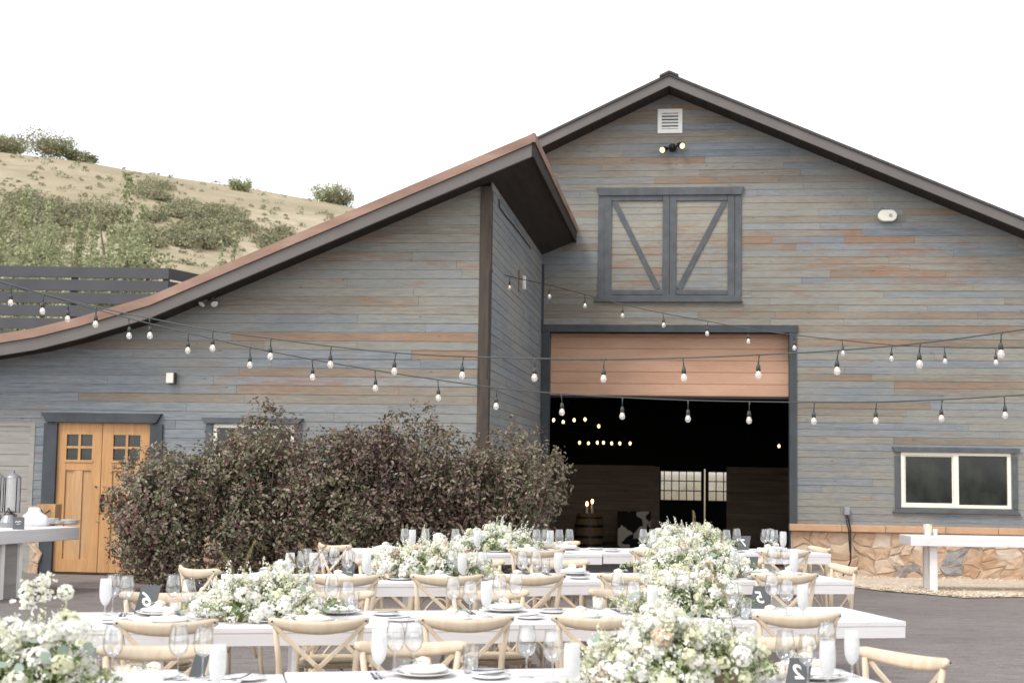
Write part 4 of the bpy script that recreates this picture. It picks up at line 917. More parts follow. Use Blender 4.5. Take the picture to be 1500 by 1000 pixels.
for row, lst in glist.items():
    for kind in 'wgtv':
        sub = sorted([g for g in lst if g[0] == kind], key=lambda g: g[1])
        for i, (k, px, py) in enumerate(sub):
            zc = tz(row, 0); p = at_z(px, py, zc+GH[k]); d = p-rows[row]['o']; d.z = 0; s, t = d.dot(te), d.dot(tn)
            if s > rows[row]['r']-.06: s = rows[row]['r']-.06
            zz = tz(row, s); tt = min(TW-.06, max(.07, t))
            if tt != t: s = s_of_px(row, px, tt, zz+.15); s = max(rows[row]['l']+.05, min(s, rows[row]['r']-.05))
            for (r2, s2, t2) in gpos:
                if r2 == row and math.hypot(s2-s, t2-tt) < .078:
                    tt = min(TW-.06, tt+.085) if tt < TW-.15 else tt-.085; s = s_of_px(row, px, tt, zz+.15)
            gpos.append((row, s, tt)); q = tp(row, s, tt)
            nm = GN[k]; o = len(sub)
            spawn(k, nm[1], q, random.random()*6, f"{nm[2]} on the {ROWN[row]} table row, {ORD[i] if o > 1 else 'the only one there'}", nm[3], nm[4])
# plates ------------------------------------------------------------------
def make_plate():
    e = empty('dinner_plate'); lat(e, 'dish', [(0,.004),(.075,.004),(.095,.010),(.132,.020),(.134,.023),(.130,.023),(.094,.014),(.075,.009),(0,.008)], 'porcelain', 36); lat(e, 'inner_bowl', [(0,.012),(.06,.012),(.09,.022),(.108,.034),(.106,.036),(.088,.026),(.06,.018),(0,.016)], 'porcelain', 32); return e
def make_bread():
    e = empty('bread_plate'); lat(e, 'dish', [(0,.003),(.05,.003),(.085,.014),(.084,.017),(.05,.007),(0,.006)], 'porcelain', 32)
    mb = MB(); mb.tube([(-.08,-.02,.020),(-.02,-.005,.018),(.06,.012,.022)], 1, 4, sq=(.006,.002)); mb.build('butter_knife', M['steel'], e); return e
def make_napkin():
    e = empty('folded_napkin'); mb = MB(); a = .095; N = 9
    vs = []
    for j in range(N):
        for i in range(N):
            x = (i/(N-1)-.5)*2*a; y = (j/(N-1)-.5)*2*a*.62; vs.append((x, y, .012+.022*math.exp(-(x*x)/.002)+.012*math.sin(x*55+y*20)*.5+.010*math.cos(y*60)))
    n = len(vs); vs2 = vs+[(x, y, 0) for x, y, z in vs]; fs = [(j*N+i, j*N+i+1, (j+1)*N+i+1, (j+1)*N+i) for j in range(N-1) for i in range(N-1)]
    bd_ = [i for i in range(N)]+[j*N+N-1 for j in range(1, N)]+[(N-1)*N+i for i in range(N-2, -1, -1)]+[j*N for j in range(N-2, 0, -1)]
    fs += [(bd_[k]+n, bd_[(k+1)%len(bd_)]+n, bd_[(k+1)%len(bd_)], bd_[k]) for k in range(len(bd_))]
    mb.add(vs2, fs); mb.build('cloth', M['linen'], e, smooth=True)
    mb = MB()
    for k in range(16):
        q = k*2.4; r = .004+.0014*k; mb.ball((math.cos(q)*r, math.sin(q)*r, .05-.0006*k), .012, 5, (1,1,1.1))
    mb.build('rose', M['linen2'], e, smooth=True)
    n = 7; P = np.array([[.02+.012*i, .012*((-1)**i), .045] for i in range(n)]); leafmesh('sprig', P, rng.normal(size=(n,3))*.3+np.array([0,0,1]), np.full(n,.035), np.full(n,.02), rng.random(n), M['eucalyptus'], e)
    return e
def make_cutlery():
    e = empty('cutlery_pair'); mb = MB(); mb.box(-.006,.004,-.1,.08,.001,.004); mb.box(.016,.026,-.1,.02,.001,.004); mb.tube([(.021,.02,.003),(.021,.09,.005)], 1, 4, sq=(.011,.002)); mb.build('fork_and_knife', M['steel'], e); return e
cnt = {}
for row, side, s, px in sorted(seats, key=lambda q: (q[0], q[1], q[2])):
    i = cnt.get((row, side), 0); cnt[(row, side)] = i+1
    if side in ('near', 'far'):
        t = .17 if side == 'near' else TW-.17; rz = TA+(0 if side == 'near' else math.pi); w_ = f"{side} side of {ROWN[row]} table row, {ORD[i]}"
        sp = s; dd = te*(1 if side == 'near' else -1)
    else:
        t = TW/2; sp = s-.28 if side == 'right' else s+.28; rz = TA+(math.pi/2 if side == 'right' else -math.pi/2); w_ = f"{side} end of {ROWN[row]} table row"; dd = tn*(1 if side == 'right' else -1)
    if sp > rows[row]['r']-.16 or sp < rows[row]['l']+.16: continue
    q = tp(row, sp, t); spawn('plate', make_plate, q, rz, f"white dinner plate, {w_}", 'plate', 'dinner plates on the tables')
    spawn('napkin', make_napkin, q+Vector((0,0,.02)), rz+random.uniform(-.5,.5), f"folded napkin with cream rose, {w_}", 'napkin', 'folded napkins on the plates')
    sb = sp-.27*(1 if side == 'near' else -1)
    if side in ('near', 'far') and rows[row]['l']+.1 < sb < rows[row]['r']-.1:
        qb = tp(row, sb, t+(.1 if side == 'near' else -.1)); spawn('bread', make_bread, qb, rz+.3, f"small white bread plate, {w_}", 'side plate', 'bread plates on the tables')
    sc = sp+.19*(1 if side == 'near' else -1)
    if side in ('near', 'far') and rows[row]['l']+.05 < sc < rows[row]['r']-.05: spawn('cut', make_cutlery, tp(row, sc, t), rz, f"fork and knife pair, {w_}", 'cutlery', 'cutlery pairs on the tables')
# row 1 near side settings (chairs are below the frame)
for i, (px, py) in enumerate(((715, 985), (990, 990), (360, 992), (1290, 985))):
    p = at_z(px, py, tz(1, 0)); d = p-rows[1]['o']; s, t = d.dot(te), d.dot(tn); q = tp(1, min(s, rows[1]['r']-.13), max(.16, min(.7, t)))
    spawn('bread', make_bread, q, .6*i, ['small white bread plate at the bottom centre on the nearest table', 'small white bread plate half hidden by the right front flowers', 'small white bread plate at the bottom left on the nearest table', 'small white bread plate near the right end of the nearest table'][i], 'side plate', 'bread plates on the tables')
# cards ------------------------------------------------------------------
def glyph(ch, size):
    cu = bpy.data.curves.new('digit', 'FONT'); cu.body = ch; cu.size = size; cu.extrude = .0006; cu.align_x = 'CENTER'; cu.align_y = 'CENTER'; cu.shear = .3; cu.offset = .002
    ob = bpy.data.objects.new('digit', cu); COL.objects.link(ob); dg = bpy.context.evaluated_depsgraph_get(); me = bpy.data.meshes.new_from_object(ob.evaluated_get(dg)); bpy.data.objects.remove(ob); return me
def card(row, px0, px1, pyt, pyb, ch, label, tilt=.18, mirror=True, dx=0):
    zc = tz(row, 0); p = at_z((px0+px1)/2, pyb, zc); d = p-rows[row]['o']; s, t = d.dot(te), d.dot(tn); t2 = min(TW-.05, max(.05, t))
    if t2 != t: s = s_of_px(row, (px0+px1)/2, t2, zc)
    q = tp(row, s, t2); w_ = (px1-px0)*q.y/F; h = (pyb-pyt)*q.y/F
    e = empty('table_number_card', q, 0); tag(e, label, 'number card', 'charcoal table number cards')
    mb = MB(); sl = .12*h
    mb.add([(-w_/2-sl,0,0),(w_/2-sl,0,0),(w_/2+sl*.6,h*tilt,h),(-w_/2+sl*.8,h*tilt,h),(-w_/2-sl,.004,0),(w_/2-sl,.004,0),(w_/2+sl*.6,h*tilt+.004,h),(-w_/2+sl*.8,h*tilt+.004,h)], [(0,1,2,3),(7,6,5,4),(0,4,5,1),(1,5,6,2),(2,6,7,3),(3,7,4,0)])
    mb.add([(-w_*.3,.004,0),(w_*.3,.004,0),(w_*.3,.07,0),(-w_*.3,.07,0)], [(0,1,2,3)]); mb.build('card', M['card'], e)
    if ch:
        me = glyph(ch, h*.72); o = mkobj('numeral', me, M['white_ink'], e); o.location = (dx, h*tilt*.5-.003, h*.48); o.rotation_euler = (R(90)-math.atan(tilt), 0, 0); o.scale = (-1 if mirror else 1, 1, 1)
    return e
card(2, 201, 230, 856, 896, '6', 'charcoal number card with a white curled 6 at the left of the second table row')
card(3, 500, 519, 825, 846, '', 'blank charcoal card behind the wine glasses at the left of the third table row')
card(2, 1102, 1128, 859, 891, '5', 'charcoal number card with a white hooked numeral, right of the second row flowers')
card(3, 1089, 1110, 817, 843, '3', 'charcoal number card with a white reversed 3 right of the tall flowers')
card(4, 1082, 1099, 786, 806, '7', 'farthest charcoal number card with a small white numeral beside the tall flowers')
card(1, 1155, 1189, 965, 1004, '2', 'dark number card at the bottom right between the nearest wine glasses')
card(1, 280, 302, 944, 975, '', 'dark card leaning behind the second wine glass at bottom left', tilt=.4)
mb = MB(); q = tp(1, s_of_px(1, 272, .35, .82), .35); mb.add([(-.09,-.03,.0),(.09,-.03,0),(.09,0,.05),(-.09,0,.05),(.09,.03,0),(-.09,.03,0)], [(0,1,2,3),(3,2,4,5)]); e = empty('place_card', q, 0); mb.build('paper', M['paper'], e); tag(e, 'folded white place card with dark script at the bottom left', 'place card')
mb = MB(); pts = [(-.05+.1*i/40, -.016-.0125+.0*i, .025+.008*math.sin(i*1.1)*(1 if i % 7 < 4 else .5)) for i in range(41)]; pts = [(x, -.03+z*.6-.002, z) for x, y, z in pts]; mb.tube(pts, .0016, 4); mb.build('script', M['steel'], e)
mb = MB(); q = tp(1, s_of_px(1, 202, .55, .82), .55); e = empty('menu', q, 0); mb.box(-.1,.1,-.02,.02,0,.055); mb.build('paper', M['paper'], e, bevel=.004); tag(e, 'white folded menu standing behind the two votive candles at bottom left', 'menu')
# flowers ----------------------------------------------------------------
def flowers(row, px0, px1, pytop, t, Wd, label, seed, plumes=0, spikes=6, blos=70, dens=1.0, rose=0.0, topbias=0, lean=1.0):
    rg = np.random.default_rng(seed); s0 = s_of_px(row, px0, t, .95); s1 = s_of_px(row, px1, t, .95); L = s1-s0; sc = (s0+s1)/2
    c = tp(row, sc, t); zt = at_y((px0+px1)/2, pytop, c.y).z; H = zt-c.z
    e = empty('flower_arrangement', c, TA); tag(e, label, 'flower arrangement', 'white flower arrangements along the tables')
    mb = MB(); mb.box(-L*.36, L*.36, -Wd*.22, Wd*.22, 0.001, .055); mb.build('wooden_tray', M['tray'], e, bevel=.006)
    def dome(n, lo=.5, hi=1.0, zlo=.0):
        d = rg.normal(size=(n,3)); d[:,2] = np.abs(d[:,2]); d /= np.linalg.norm(d, axis=1, keepdims=True); r = rg.uniform(lo, hi, n)[:,None]
        sh = 1+.14*np.sin(d[:,0]*7+seed)+.10*np.sin(d[:,1]*9+d[:,0]*4+seed*2)
        P = d*r*sh[:,None]*np.array([L*.5, Wd*.5, H*.86]); P[:,2] += .02+zlo; return P, d
    n = int(3400*dens*L/.75*.5); P, d = dome(n, .35, .88); nr = d+rg.normal(size=(n,3))*.8
    leafmesh('greenery', P, nr, rg.uniform(.026,.055,n), rg.uniform(.012,.024,n), rg.beta(2,2,n), M['leaf_floral'], e)
    # trailing stems at the rim
    n = 30; q = rg.uniform(0, 2*math.pi, n); PS = []; 
    for a in q:
        for k in range(14): PS.append((math.cos(a)*L*.5*(.8+.03*k), math.sin(a)*Wd*.5*(.8+.03*k), .03+.03*rg.random()+.05*math.sin(k/14*3)))
    PS = np.array(PS); n = len(PS); leafmesh('trailing_leaves', PS, rg.normal(size=(n,3))+np.array([0,0,1]), rg.uniform(.02,.04,n), rg.uniform(.010,.018,n), rg.random(n), M['leaf_floral'], e)
    B = []; N = []; T = []; S = []
    nb = int(blos*2.35*L/.75); P, d = dome(nb, .78, 1.0)
    for c_, dd in zip(P, d):
        big = rg.random() < .16; rr = rg.uniform(.04,.052) if big else rg.uniform(.014, .036); k = int((70 if big else 46)*(rr/.04)**2); v = rg.normal(size=(k,3)); v /= np.linalg.norm(v, axis=1, keepdims=True); v = v+dd*.45; v /= np.linalg.norm(v, axis=1, keepdims=True)
        B.append(c_+v*rr*rg.uniform(.75,1.05,(k,1))*np.array([1,1,.85])); N.append(v+rg.normal(size=(k,3))*.35); tt = rg.choice([.05,.3,.6,.8], p=[.14,.22,.38,.26]); 
        if rg.random() < rose: tt = .97
        T.append(np.clip(rg.normal(tt,.07,k),0,1)); S.append(rg.uniform(.017,.028,k)*(1.0 if rr > .03 else .72))
    nsp = spikes
    for i in range(nsp):      # upright spikes of florets
        x = (rg.uniform(-.8,.8) if topbias == 0 else rg.normal(topbias,.35))*L*.4; y = rg.uniform(-.3,.3)*Wd; h0 = H*.5; h1 = H*rg.uniform(.95,1.18); k = 60; f = np.linspace(0,1,k); a = rg.uniform(0,6.3,k); r = .026*(1-f*.6)
        ln = rg.normal(0,.08,2); B.append(np.stack([x+np.cos(a)*r+ln[0]*f*H, y+np.sin(a)*r+ln[1]*f*H, h0+(h1-h0)*f],1)); N.append(np.stack([np.cos(a),np.sin(a),np.full(k,.5)],1)+rg.normal(size=(k,3))*.3); T.append(np.clip(rg.normal(.2 if i%2 else .5,.1,k),0,1)); S.append(rg.uniform(.012,.02,k)*(1.1-f*.5))
    for i in range(int(50*L/.75)):      # flower spikes fanning out over the mound
        Pd, dd = dome(1, .62, .8); c0 = Pd[0]; dr = dd[0]*np.array([1,.8,.6])+np.array([0,0,rg.uniform(.3,1.0)])+rg.normal(0,.18,3); dr /= np.linalg.norm(dr); ln = rg.uniform(.09,.17); k = 34; f = np.linspace(0,1,k)[:,None]; rad = .021*(1-.75*f)
        o_ = rg.normal(size=(k,3)); o_ -= dr*(o_@dr)[:,None]; o_ /= np.linalg.norm(o_, axis=1, keepdims=True); B.append(c0+dr*ln*f+o_*rad); N.append(o_+dr*.3+rg.normal(size=(k,3))*.3); T.append(np.clip(rg.normal(rg.choice([.08,.3,.55]),.07,k)*(1-.35*f[:,0]),0,1)); S.append(rg.uniform(.012,.021,k)*(1.05-f[:,0]*.55))
    # baby's breath haze
    n = int(700*dens*L/.75); P, d = dome(n, .75, 1.12); B.append(P); N.append(rg.normal(size=(n,3))); T.append(rg.uniform(.4,.9,n)); S.append(rg.uniform(.006,.010,n))
    B = np.concatenate(B); N = np.concatenate(N); T = np.concatenate(T); S = np.concatenate(S)
    leafmesh('blossoms', B, N, S, S*.9, T, M['petal'], e, fold=.3, shape='petal')
    n = 16; P, d = dome(n, .9, 1.08); leafmesh('eucalyptus_foliage', P, d+rg.normal(size=(n,3))*.5, rg.uniform(.04,.06,n), rg.uniform(.035,.05,n), rg.random(n), M['eucalyptus'], e, shape='petal', fold=.1)
    for i in range(plumes):
        x0 = rg.uniform(-.4,.4)*L; ln = rg.uniform(-.5,.5); hh = rg.uniform(.7,1.0)*H; mb = MB(); pts = [(x0+ln*hh*t*t, .02*math.sin(t*3), H*.6+hh*t) for t in np.linspace(0,1,8)]; mb.tube(pts, .0018, 5); pl = mb.build('grass_stem', M['plume'], e)
        k = 90; f = rg.uniform(.35,1,k); P = np.stack([x0+ln*hh*f*f+rg.normal(0,.010,k)*(1.2-f), rg.normal(0,.010,k), H*.6+hh*f],1); leafmesh('grass_plume', P, rg.normal(size=(k,3)), rg.uniform(.02,.045,k), rg.uniform(.002,.005,k), rg.random(k), M['plume'], pl)
    return e
corner = flowers(1, -75, 158, 900, .30, .50, 'large white and green flower mound at the bottom left corner', 11, plumes=0, spikes=3, blos=95)
e = flowers(2, 285, 492, 832, .40, .42, 'white flower mound with grass plumes on the second table row, left', 12, plumes=5, spikes=3, blos=70, rose=.02)
flowers(3, 545, 712, 790, .45, .5, 'white flower mound with green stems on the third table row, left', 13, plumes=0, spikes=4, blos=75, rose=.05)
flowers(4, 668, 785, 769, .45, .5, 'pale green flower mound on the farthest table row in front of the hedge', 14, plumes=0, spikes=7, blos=60)
flowers(1, 858, 1112, 888, .34, .44, 'biggest white flower mound, bottom centre right on the nearest table', 15, plumes=1, spikes=2, blos=90, rose=.06)
flowers(2, 912, 1090, 835, .45, .44, 'white flower mound on the second table row, right of centre', 16, plumes=0, spikes=3, blos=75, rose=.06)
flowers(3, 925, 1102, 795, .45, .5, 'tall white flower mound on the third table row, right', 17, plumes=1, spikes=5, blos=75, rose=.03)
flowers(4, 948, 1072, 768, .45, .5, 'tall white spiky flowers on the farthest table row before the barn opening', 18, plumes=2, spikes=12, blos=60)
# tall stems leaning out of the bottom-left mound
def sprig(px, pyt, pyb, D, label, kind, par=None):
    a = at_y(px, pyb, D); b = at_y(px, pyt, D)
    e = empty('tall_bloom', par.matrix_basis.inverted() @ a); e.parent = par; e['label'] = label; h = b.z-a.z; mb = MB(); mb.tube([(0,0,-.18),(.005,0,0),(.0,0,h*.9)], .0025, 6); mb.build('stem', M['leaf_floral'], e)
    k = 110; v = rng.normal(size=(k,3)); v /= np.linalg.norm(v, axis=1, keepdims=True)
    P = v*.03+np.array([0,0,h-.03]) if kind == 'ball' else np.stack([rng.normal(0,.018,k), rng.normal(0,.018,k), rng.uniform(0,h,k)],1)
    leafmesh('blossoms', P, v+rng.normal(size=(k,3))*.3, rng.uniform(.014,.024,k), rng.uniform(.012,.02,k), rng.uniform(.2,.8,k), M['petal'], e, shape='petal')
bpy.context.view_layer.update()
sprig(95, 856, 886, 5.9, 'round white scabious bloom standing above the bottom left flowers', 'ball', corner)
sprig(62, 838, 880, 5.9, 'tallest white snapdragon spike above the bottom left flowers', 'sp', corner); sprig(38, 850, 890, 5.85, 'white blossom spray at the left, above the corner flowers', 'sp', corner)
# ------------------------------------------------------------------ string lights
def string(name, nodes, Df, label, drop, lit=False, ends=None):
    P = [at_y(x, y, Df(x)) for x, y in nodes]; e = empty(name, P[0]); tag(e, label, 'string light', 'bulb strings over the tables')
    pts = list(P)
    if ends: pts = [at_y(*a) for a in ends[0]]+pts+[at_y(*a) for a in ends[1]]
    sm = []
    for i in range(len(pts)-1):       # Catmull-Rom with a slight sag
        p0, p1, p2, p3 = pts[max(0,i-1)], pts[i], pts[i+1], pts[min(len(pts)-1,i+2)]
        for k in range(4):
            t = k/4; sm.append(.5*((2*p1)+(p2-p0)*t+(2*p0-5*p1+4*p2-p3)*t*t+(3*p1-p0-3*p2+p3)*t**3))
    sm.append(pts[-1]); mb = MB(); mb.tube([p-P[0] for p in sm], .0065, 6); mb.build('cord', M['cable'], e)
    for i, p in enumerate(P):
        q = p-P[0]; lx, ly = random.uniform(-.012,.012), random.uniform(-.01,.01); d = Vector((lx, ly, -drop))
        mb = MB(); mb.tube([(0,0,.004), d*.45, d], [.010,.0045,.006], 6); mb.tube([d, d+Vector((0,0,-.02)), d+Vector((0,0,-.055))], [.010,.017,.019], 10)
        mb.xf(Matrix.Translation(q)); sk = mb.build('socket', M['cable'], e, smooth=True)
        mb = MB(); mb.lathe([(.013,-.05),(.019,-.064),(.0255,-.082),(.0265,-.096),(.0215,-.110),(.011,-.119),(0,-.121)], 14); mb.xf(Matrix.Translation(q+d)); mb.build('bulb', M['bulb'], sk, smooth=True)
        mb = MB(); mb.tube([(0,0,-.055),(0,0,-.085)], [.004,.004], 6); mb.xf(Matrix.Translation(q+d)); mb.build('filament', M['filament'], sk)
lin = lambda x0, d0, x1, d1: (lambda x: d0+(d1-d0)*(x-x0)/(x1-x0))
string('string_light', [(64.5,431),(141,449.6),(219,466),(312,484),(397,495.5),(485,507),(580,516.5),(679,522),(784,525),(885,526),(1000,524),(1112,519.5),(1228,513),(1348,502.5),(1467,487)], lin(64, 13.4, 1467, 10.6), 'upper foreground bulb string, sagging across the whole width in front of the copper door', .075, ends=([(-40,401,14.2),(0,412,13.9)], [(1560,474,10.3)]))
string('string_light', [(16.5,418),(100.5,441.5),(188.5,466),(276,487.5),(366,508.5),(457,526),(549,542),(641,556),(728,568),(822,576.5),(912,582),(1008,586),(1098,588),(1193,589),(1284,588.5),(1380,585),(1471,580)], lin(16, 14.0, 1471, 12.8), 'lower bulb string, crossing just under the copper door', .085, ends=([(-50,398,14.1)], [(1580,572,12.6)]))
string('string_light', [(747,405),(806,418),(856,431),(911,445),(971,458.5),(1037,470.5),(1097,481.5),(1163,490.5),(1233,498),(1307,505),(1383,508.5),(1459,509.5)], lin(747, 20.5, 1459, 15.8), 'highest bulb string running from the side wall across the barn front to the right', .075, ends=([(721,396,20.6)], [(1560,508,15.2)]))
# ------------------------------------------------------------------ shrubs
def shrub(px, halfw, py_top, D, label, seed, lumps, n=9000, z0=None):
    rg = np.random.default_rng(seed); b = at_y(px, 845, D); g0 = gz(b.x, D); zt = at_y(px, py_top, D).z; H = zt-g0
    e = empty('plum_shrub', (b.x, D, g0)); tag(e, label, 'shrub', 'plum-leaved shrubs against the wing')
    P = []; Nn = []
    for i in range(lumps):
        cx = rg.uniform(-.8,.8)*halfw; cy = rg.uniform(-.35,.35); cz = H*(.22+rg.uniform(0,.62)*(1-.55*abs(cx/halfw)**2)); r = rg.uniform(.28,.46)
        nc = n//lumps//11; d = rg.normal(size=(nc,3)); d /= np.linalg.norm(d, axis=1, keepdims=True); cc = d*r*rg.beta(4,1.4,(nc,1))*1.12*np.array([1.15,1.0,1.0])+np.array([cx*(.72+.36*cz/H),cy,cz])
        q = np.repeat(cc, 11, axis=0)+rg.normal(0,.042,(nc*11,3)); P.append(q); Nn.append(np.repeat(d,11,axis=0)+rg.normal(size=q.shape)*.8)
    # upright twigs with leaves sticking out of the crown
    tw = MB()
    for i in range(34):
        x = rg.uniform(-.8,.8)*halfw; y = rg.uniform(-.4,.3); zb_ = H*(.62-.25*(x/halfw)**2); ln = rg.uniform(.25,.55)*H*.42; lx = rg.uniform(-.25,.25); zb_ = min(zb_, H*1.03-ln)
        tw.tube([(x*.4,y*.4,H*.25),(x,y,zb_),(x+lx*ln,y,zb_+ln)], [.012,.006,.002], 5)
        k = int(60*ln/.35); f = rg.uniform(0,1,k); P.append(np.stack([x+lx*ln*f+rg.normal(0,.035,k), y+rg.normal(0,.035,k), zb_+ln*f],1)); Nn.append(rg.normal(size=(k,3)))
    for i in range(14):
        x = rg.uniform(-.5,.5)*halfw; tw.tube([(rg.uniform(-.12,.12),rg.uniform(-.12,.12),-.02),(x*.5,rg.uniform(-.2,.2),H*.35),(x,rg.uniform(-.3,.3),H*.7)], [.022,.014,.006], 6)
    # skirt reaching low
    k = n//4; P.append(np.stack([rg.uniform(-.62,.62,k)*halfw, rg.normal(0,.25,k), rg.uniform(.05,.5,k)*H],1)); Nn.append(rg.normal(size=(k,3)))
    P = np.concatenate(P); Nn = np.concatenate(Nn)+np.array([0,0,.25]); m_ = len(P)
    keep = P[:,2] > .06; P = P[keep]; Nn = Nn[keep]; m_ = len(P)
    reg = .5+.28*np.sin(P[:,0]*2.1+seed)+.16*np.sin(P[:,2]*3+P[:,0]*3.3+seed*3)
    T = np.clip(reg*.55+rg.normal(.22,.2,m_)+.10*(H*.5-P[:,2])/H, 0, 1)
    leafmesh('foliage', P, Nn, rg.uniform(.045,.075,m_), rg.uniform(.024,.038,m_), T, M['leaf_purple'], e); tw.build('stems', M['bark'], e)
shrub(240, .74, 628, 17.2, 'leftmost plum-leaved shrub, reaching across the oak double door', 21, 16, 15000)
shrub(385, 1.0, 580, 17.4, 'second plum shrub, hiding the wing window', 22, 20, 19000)
shrub(545, .98, 574, 17.3, 'third and tallest plum shrub, in the middle of the row', 23, 20, 19000)
shrub(706, .84, 600, 17.5, 'rightmost plum shrub with dense maroon leaves beside the barn opening', 24, 19, 18000)
# ------------------------------------------------------------------ hill and fence
def hz(X, Y):
    rp = [(-260,47),(-130,54),(-84,50.2),(-79,49.6),(-68,48.6),(-58,46.9),(-42,44.8),(-28,42.4),(-10,39),(10,34),(40,18),(90,8),(160,3)]
    rz = interp(X*220/max(Y,60) if Y < 220 else X, [a for a, _ in rp], [b for _, b in rp]); t = (Y-55)/165
    if t < 0: return -.5
    f = t if t < 1 else 1-(t-1)*.25
    f = .86*f+.14*math.sin(f*math.pi/2) if t < 1 else f
    return .2+rz*f + .9*math.sin(X*.11+Y*.05)*min(1,t*3)*max(0,1-t)+.5*math.sin(X*.31-Y*.17)*min(1,t*3)*max(0,1-t)
mb = MB(); xs = [-260+i*5 for i in range(90)]; ysh = [50+i*4.5 for i in range(60)]
for y in ysh:
    for x in xs: mb.v.append((x, y, hz(x, y)-(.3 if y < 56 else 0)))
for j in range(len(ysh)-1):
    for i in range(len(xs)-1): mb.f.append((j*90+i, j*90+i+1, (j+1)*90+i+1, (j+1)*90+i)); mb.t.append(.5); mb.u.append(0)
tag(mb.build('hill', M['hill'], smooth=True), kind='structure')
def hit_hill(px, py):
    r = ray(px, py)
    for k in range(560, 2400, 4):
        p = CAMP+r*(k/10)
        if p.z < hz(p.x, p.y): return p
    return None
def clump(rg, c, r, h, n): 
    d = rg.normal(size=(n,3)); d /= np.linalg.norm(d, axis=1, keepdims=True); d[:,2] = np.abs(d[:,2]); return np.array(c)+d*np.array([r,r,h])*rg.uniform(.55,1.05,(n,1)), d
rg = np.random.default_rng(5); P = []; Nn = []; T = []
def inside_poly(x, y, poly):
    c = False
    for i in range(len(poly)):
        a, b = poly[i], poly[i-1]
        if (a[1] > y) != (b[1] > y) and x < (b[0]-a[0])*(y-a[1])/(b[1]-a[1])+a[0]: c = not c
    return c
bands = [([(0,285),(40,272),(75,276),(95,300),(150,292),(200,312),(270,290),(330,300),(385,325),(372,345),(300,355),(210,352),(150,348),(70,340),(0,352)], 120), ([(198,262),(255,266),(262,282),(205,284)], 12), ([(0,345),(70,340),(70,420),(0,420)], 40), ([(380,345),(420,330),(440,345),(395,365)], 6)]
for poly, cntk in bands:
    k = 0
    while k < cntk:
        x = rg.uniform(-20, 450); y = rg.uniform(250, 420)
        if not inside_poly(x, y, poly) and not (x < 0 and inside_poly(2, y, poly)): continue
        p = hit_hill(x, y+12)
        if p is None: k += 1; continue
        r = rg.uniform(.8,2.0); a, d = clump(rg, (p.x, p.y, p.z), r, r*.8, 300); P.append(a); Nn.append(d+rg.normal(size=d.shape)*.7); T.append(np.clip(rg.normal(rg.uniform(.2,.7),.15,len(a)),0,1)); k += 1
for k in range(520):
    p = hit_hill(rg.uniform(-20,520), rg.uniform(228,400))
    if p is None: continue
    r = rg.uniform(.25,.8); a, d = clump(rg, (p.x, p.y, p.z), r, r*.8, 26); P.append(a); Nn.append(d+rg.normal(size=d.shape)*.6); T.append(np.clip(rg.normal(.55,.2,len(a)),0,1))
P = np.concatenate(P); Nn = np.concatenate(Nn); T = np.concatenate(T); n = len(P)
tag(leafmesh('hillside_scrub', P, Nn, rg.uniform(.18,.38,n), rg.uniform(.12,.25,n), T, M['leaf_scrub']), kind='stuff')
def tree(name, p, H, W, n, mat, label, cat, group, seed, leaf, columnar=True):
    rg = np.random.default_rng(seed); e = empty(name, p); tag(e, label, cat, group)
    mb = MB(); mb.tube([(0,0,-.3),(rg.normal(0,.05)*H*.3,0,H*.4),(rg.normal(0,.03)*H,0,H*.95)], [H*.014+.02,H*.01+.01,.01], 7)
    br = 16 if columnar else 10
    P = []; N = []
    for i in range(br):
        h = H*rg.uniform(.12,.8) if columnar else H*rg.uniform(.02,.5); a = rg.uniform(0,6.28); ln = W*(1-h/H*.6)*rg.uniform(.6,1.1); up_ = (1.0 if columnar else .6)*ln
        mb.tube([(0,0,h),(math.cos(a)*ln*.6,math.sin(a)*ln*.6,h+up_*.6),(math.cos(a)*ln,math.sin(a)*ln,h+up_*1.2)], [H*.005,H*.003,.006], 5)
        k = n//br; f = rg.uniform(.2,1.1,(k,1)); c = np.array([math.cos(a)*ln,math.sin(a)*ln,up_*1.2])*f+np.array([0,0,h]); sp = W*.22; P.append(c+rg.normal(0,1,(k,3))*sp*np.array([1,1,1.3])*(1.15-f*.5)); N.append(rg.normal(size=(k,3)))
    k = n//4; f = rg.uniform(.35,1.05,k); f = f if columnar else f*.8; P.append(np.stack([rg.normal(0,.26,k)*W*(1.25-f), rg.normal(0,.26,k)*W*(1.25-f), f*H],1)); N.append(rg.normal(size=(k,3)))
    P = np.concatenate(P); N = np.concatenate(N); n_ = len(P)
    leafmesh('crown', P, N, rg.uniform(leaf*.7,leaf*1.3,n_), rg.uniform(leaf*.5,leaf,n_), np.clip(rg.normal(.5,.22,n_),0,1), mat, e); mb.build('trunk', M['bark'], e)
asp = [(-8,330,1.2),(32,300,1.0),(66,318,1.0),(112,345,.8),(134,322,.8),(180,276,.9),(206,322,.8),(160,350,.8),(340,338,.35),(322,372,.35)]
ADJ = ['at the left frame edge','tall, second from the left','third from the left','fourth from the left','fifth from the left','sixth and tallest','rightmost of the thick group','short, in front of the tallest','thin, standing alone near the roof edge','smallest, close against the copper roof edge']
for i, (px, py, wd) in enumerate(asp):
    D = 34+(i*3.7) % 9; b = at_y(px, 450, D); zt = at_y(px, py, D).z; tree('aspen', (b.x, D, .15), zt-.15, 1.5*wd*(D/38), 3800 if wd > .5 else 900, M['leaf_aspen'], f"young pale green aspen behind the slatted fence, {ADJ[i]}", 'tree', 'young aspens behind the fence', 50+i, .11)
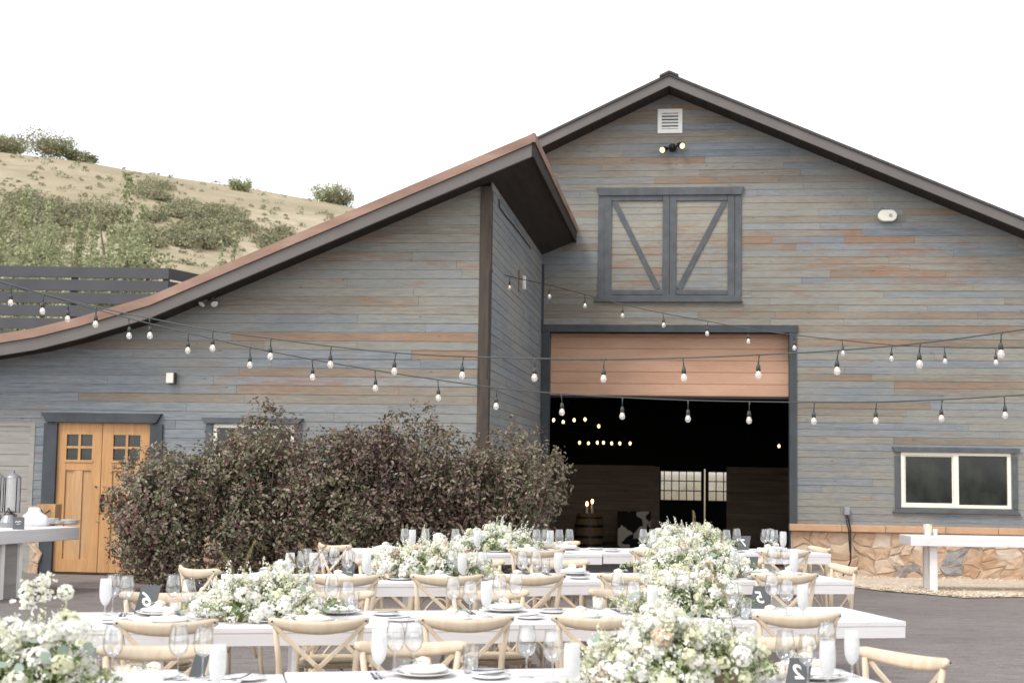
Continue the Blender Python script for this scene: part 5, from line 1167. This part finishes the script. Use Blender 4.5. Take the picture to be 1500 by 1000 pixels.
ridge = [(22,213,1.5,.7),(62,203,2.2,1),(88,212,1.6,.8),(2,214,1.6,.7),(108,231,.8,.4),(130,234,.8,.4),(478,289,1.6,.7),(498,293,1.3,.6),(355,280,.9,.4)]
RL = ['second bush from the left on the ridge','largest round tree on the ridge','third ridge tree, touching the largest one','bush on the ridge at the left frame edge','small bush just right of the ridge trees','tiny bush farther down the ridge','green ridge bush nearest the copper roof','low ridge bush just above the roof line','yellowish low bush halfway down the ridge']
for i, (px, py, W, s) in enumerate(ridge):
    base = None
    for yy in range(int(py), int(py)+60):
        base = hit_hill(px, yy)
        if base: break
    zt = at_y(px, py, base.y).z; H = max(1.0, zt-base.z+.6); tree('ridge_tree', (base.x, base.y, base.z-.3), H, W*2.1, 1700, M['leaf_scrub'] if i % 2 else M['leaf_aspen'], RL[i], 'tree', 'trees along the hill ridge', 80+i, .3, False)
# slatted parapet behind the roof
D = 24.0; a = at_y(-30, 394, D); b = at_y(248, 393, D)
e = empty('slatted_fence', (a.x, a.y, 0)); ang = math.atan2(0, 1); tag(e, 'dark horizontal slat fence of wide boards behind the low copper roof', 'fence')
ztop = b.z; L = b.x-a.x; ph = 19.2*D/F; zs = []
for i in range(6):
    z1 = ztop-i*ph; z0 = z1-ph+.035
    mb = MB(); mb.box(0, L, -.02, .02, z0, z1); mb.build('slat', M['parapet'], e, bevel=.004)
    mb = MB(); mb.add([(L+.001,-.02,z0),(L+.001,.02,z0),(L+1.6,3.4,z0),(L+1.6,3.36,z0),(L+.001,-.02,z1),(L+.001,.02,z1),(L+1.6,3.4,z1),(L+1.6,3.36,z1)], [(0,3,2,1),(4,5,6,7),(0,1,5,4),(1,2,6,5),(2,3,7,6),(3,0,4,7)]); mb.build('slat', M['parapet'], e)
for x in (.1, L*.5, L-.06): mb = MB(); mb.box(x-.05, x+.05, .022, .11, .0, ztop-.02); mb.build('post', M['parapet'], e)
mb = MB(); c = at_y(30, 456, D+.6); d = at_y(130, 455, D+.6); mb.box(0, d.x-c.x, 0, .05, -.04, .0); o = mb.build('white_rail', M['white_paint']); mb2 = None; o.location = c; tag(o, 'thin white rail seen through the gaps of the dark slat fence', 'rail')
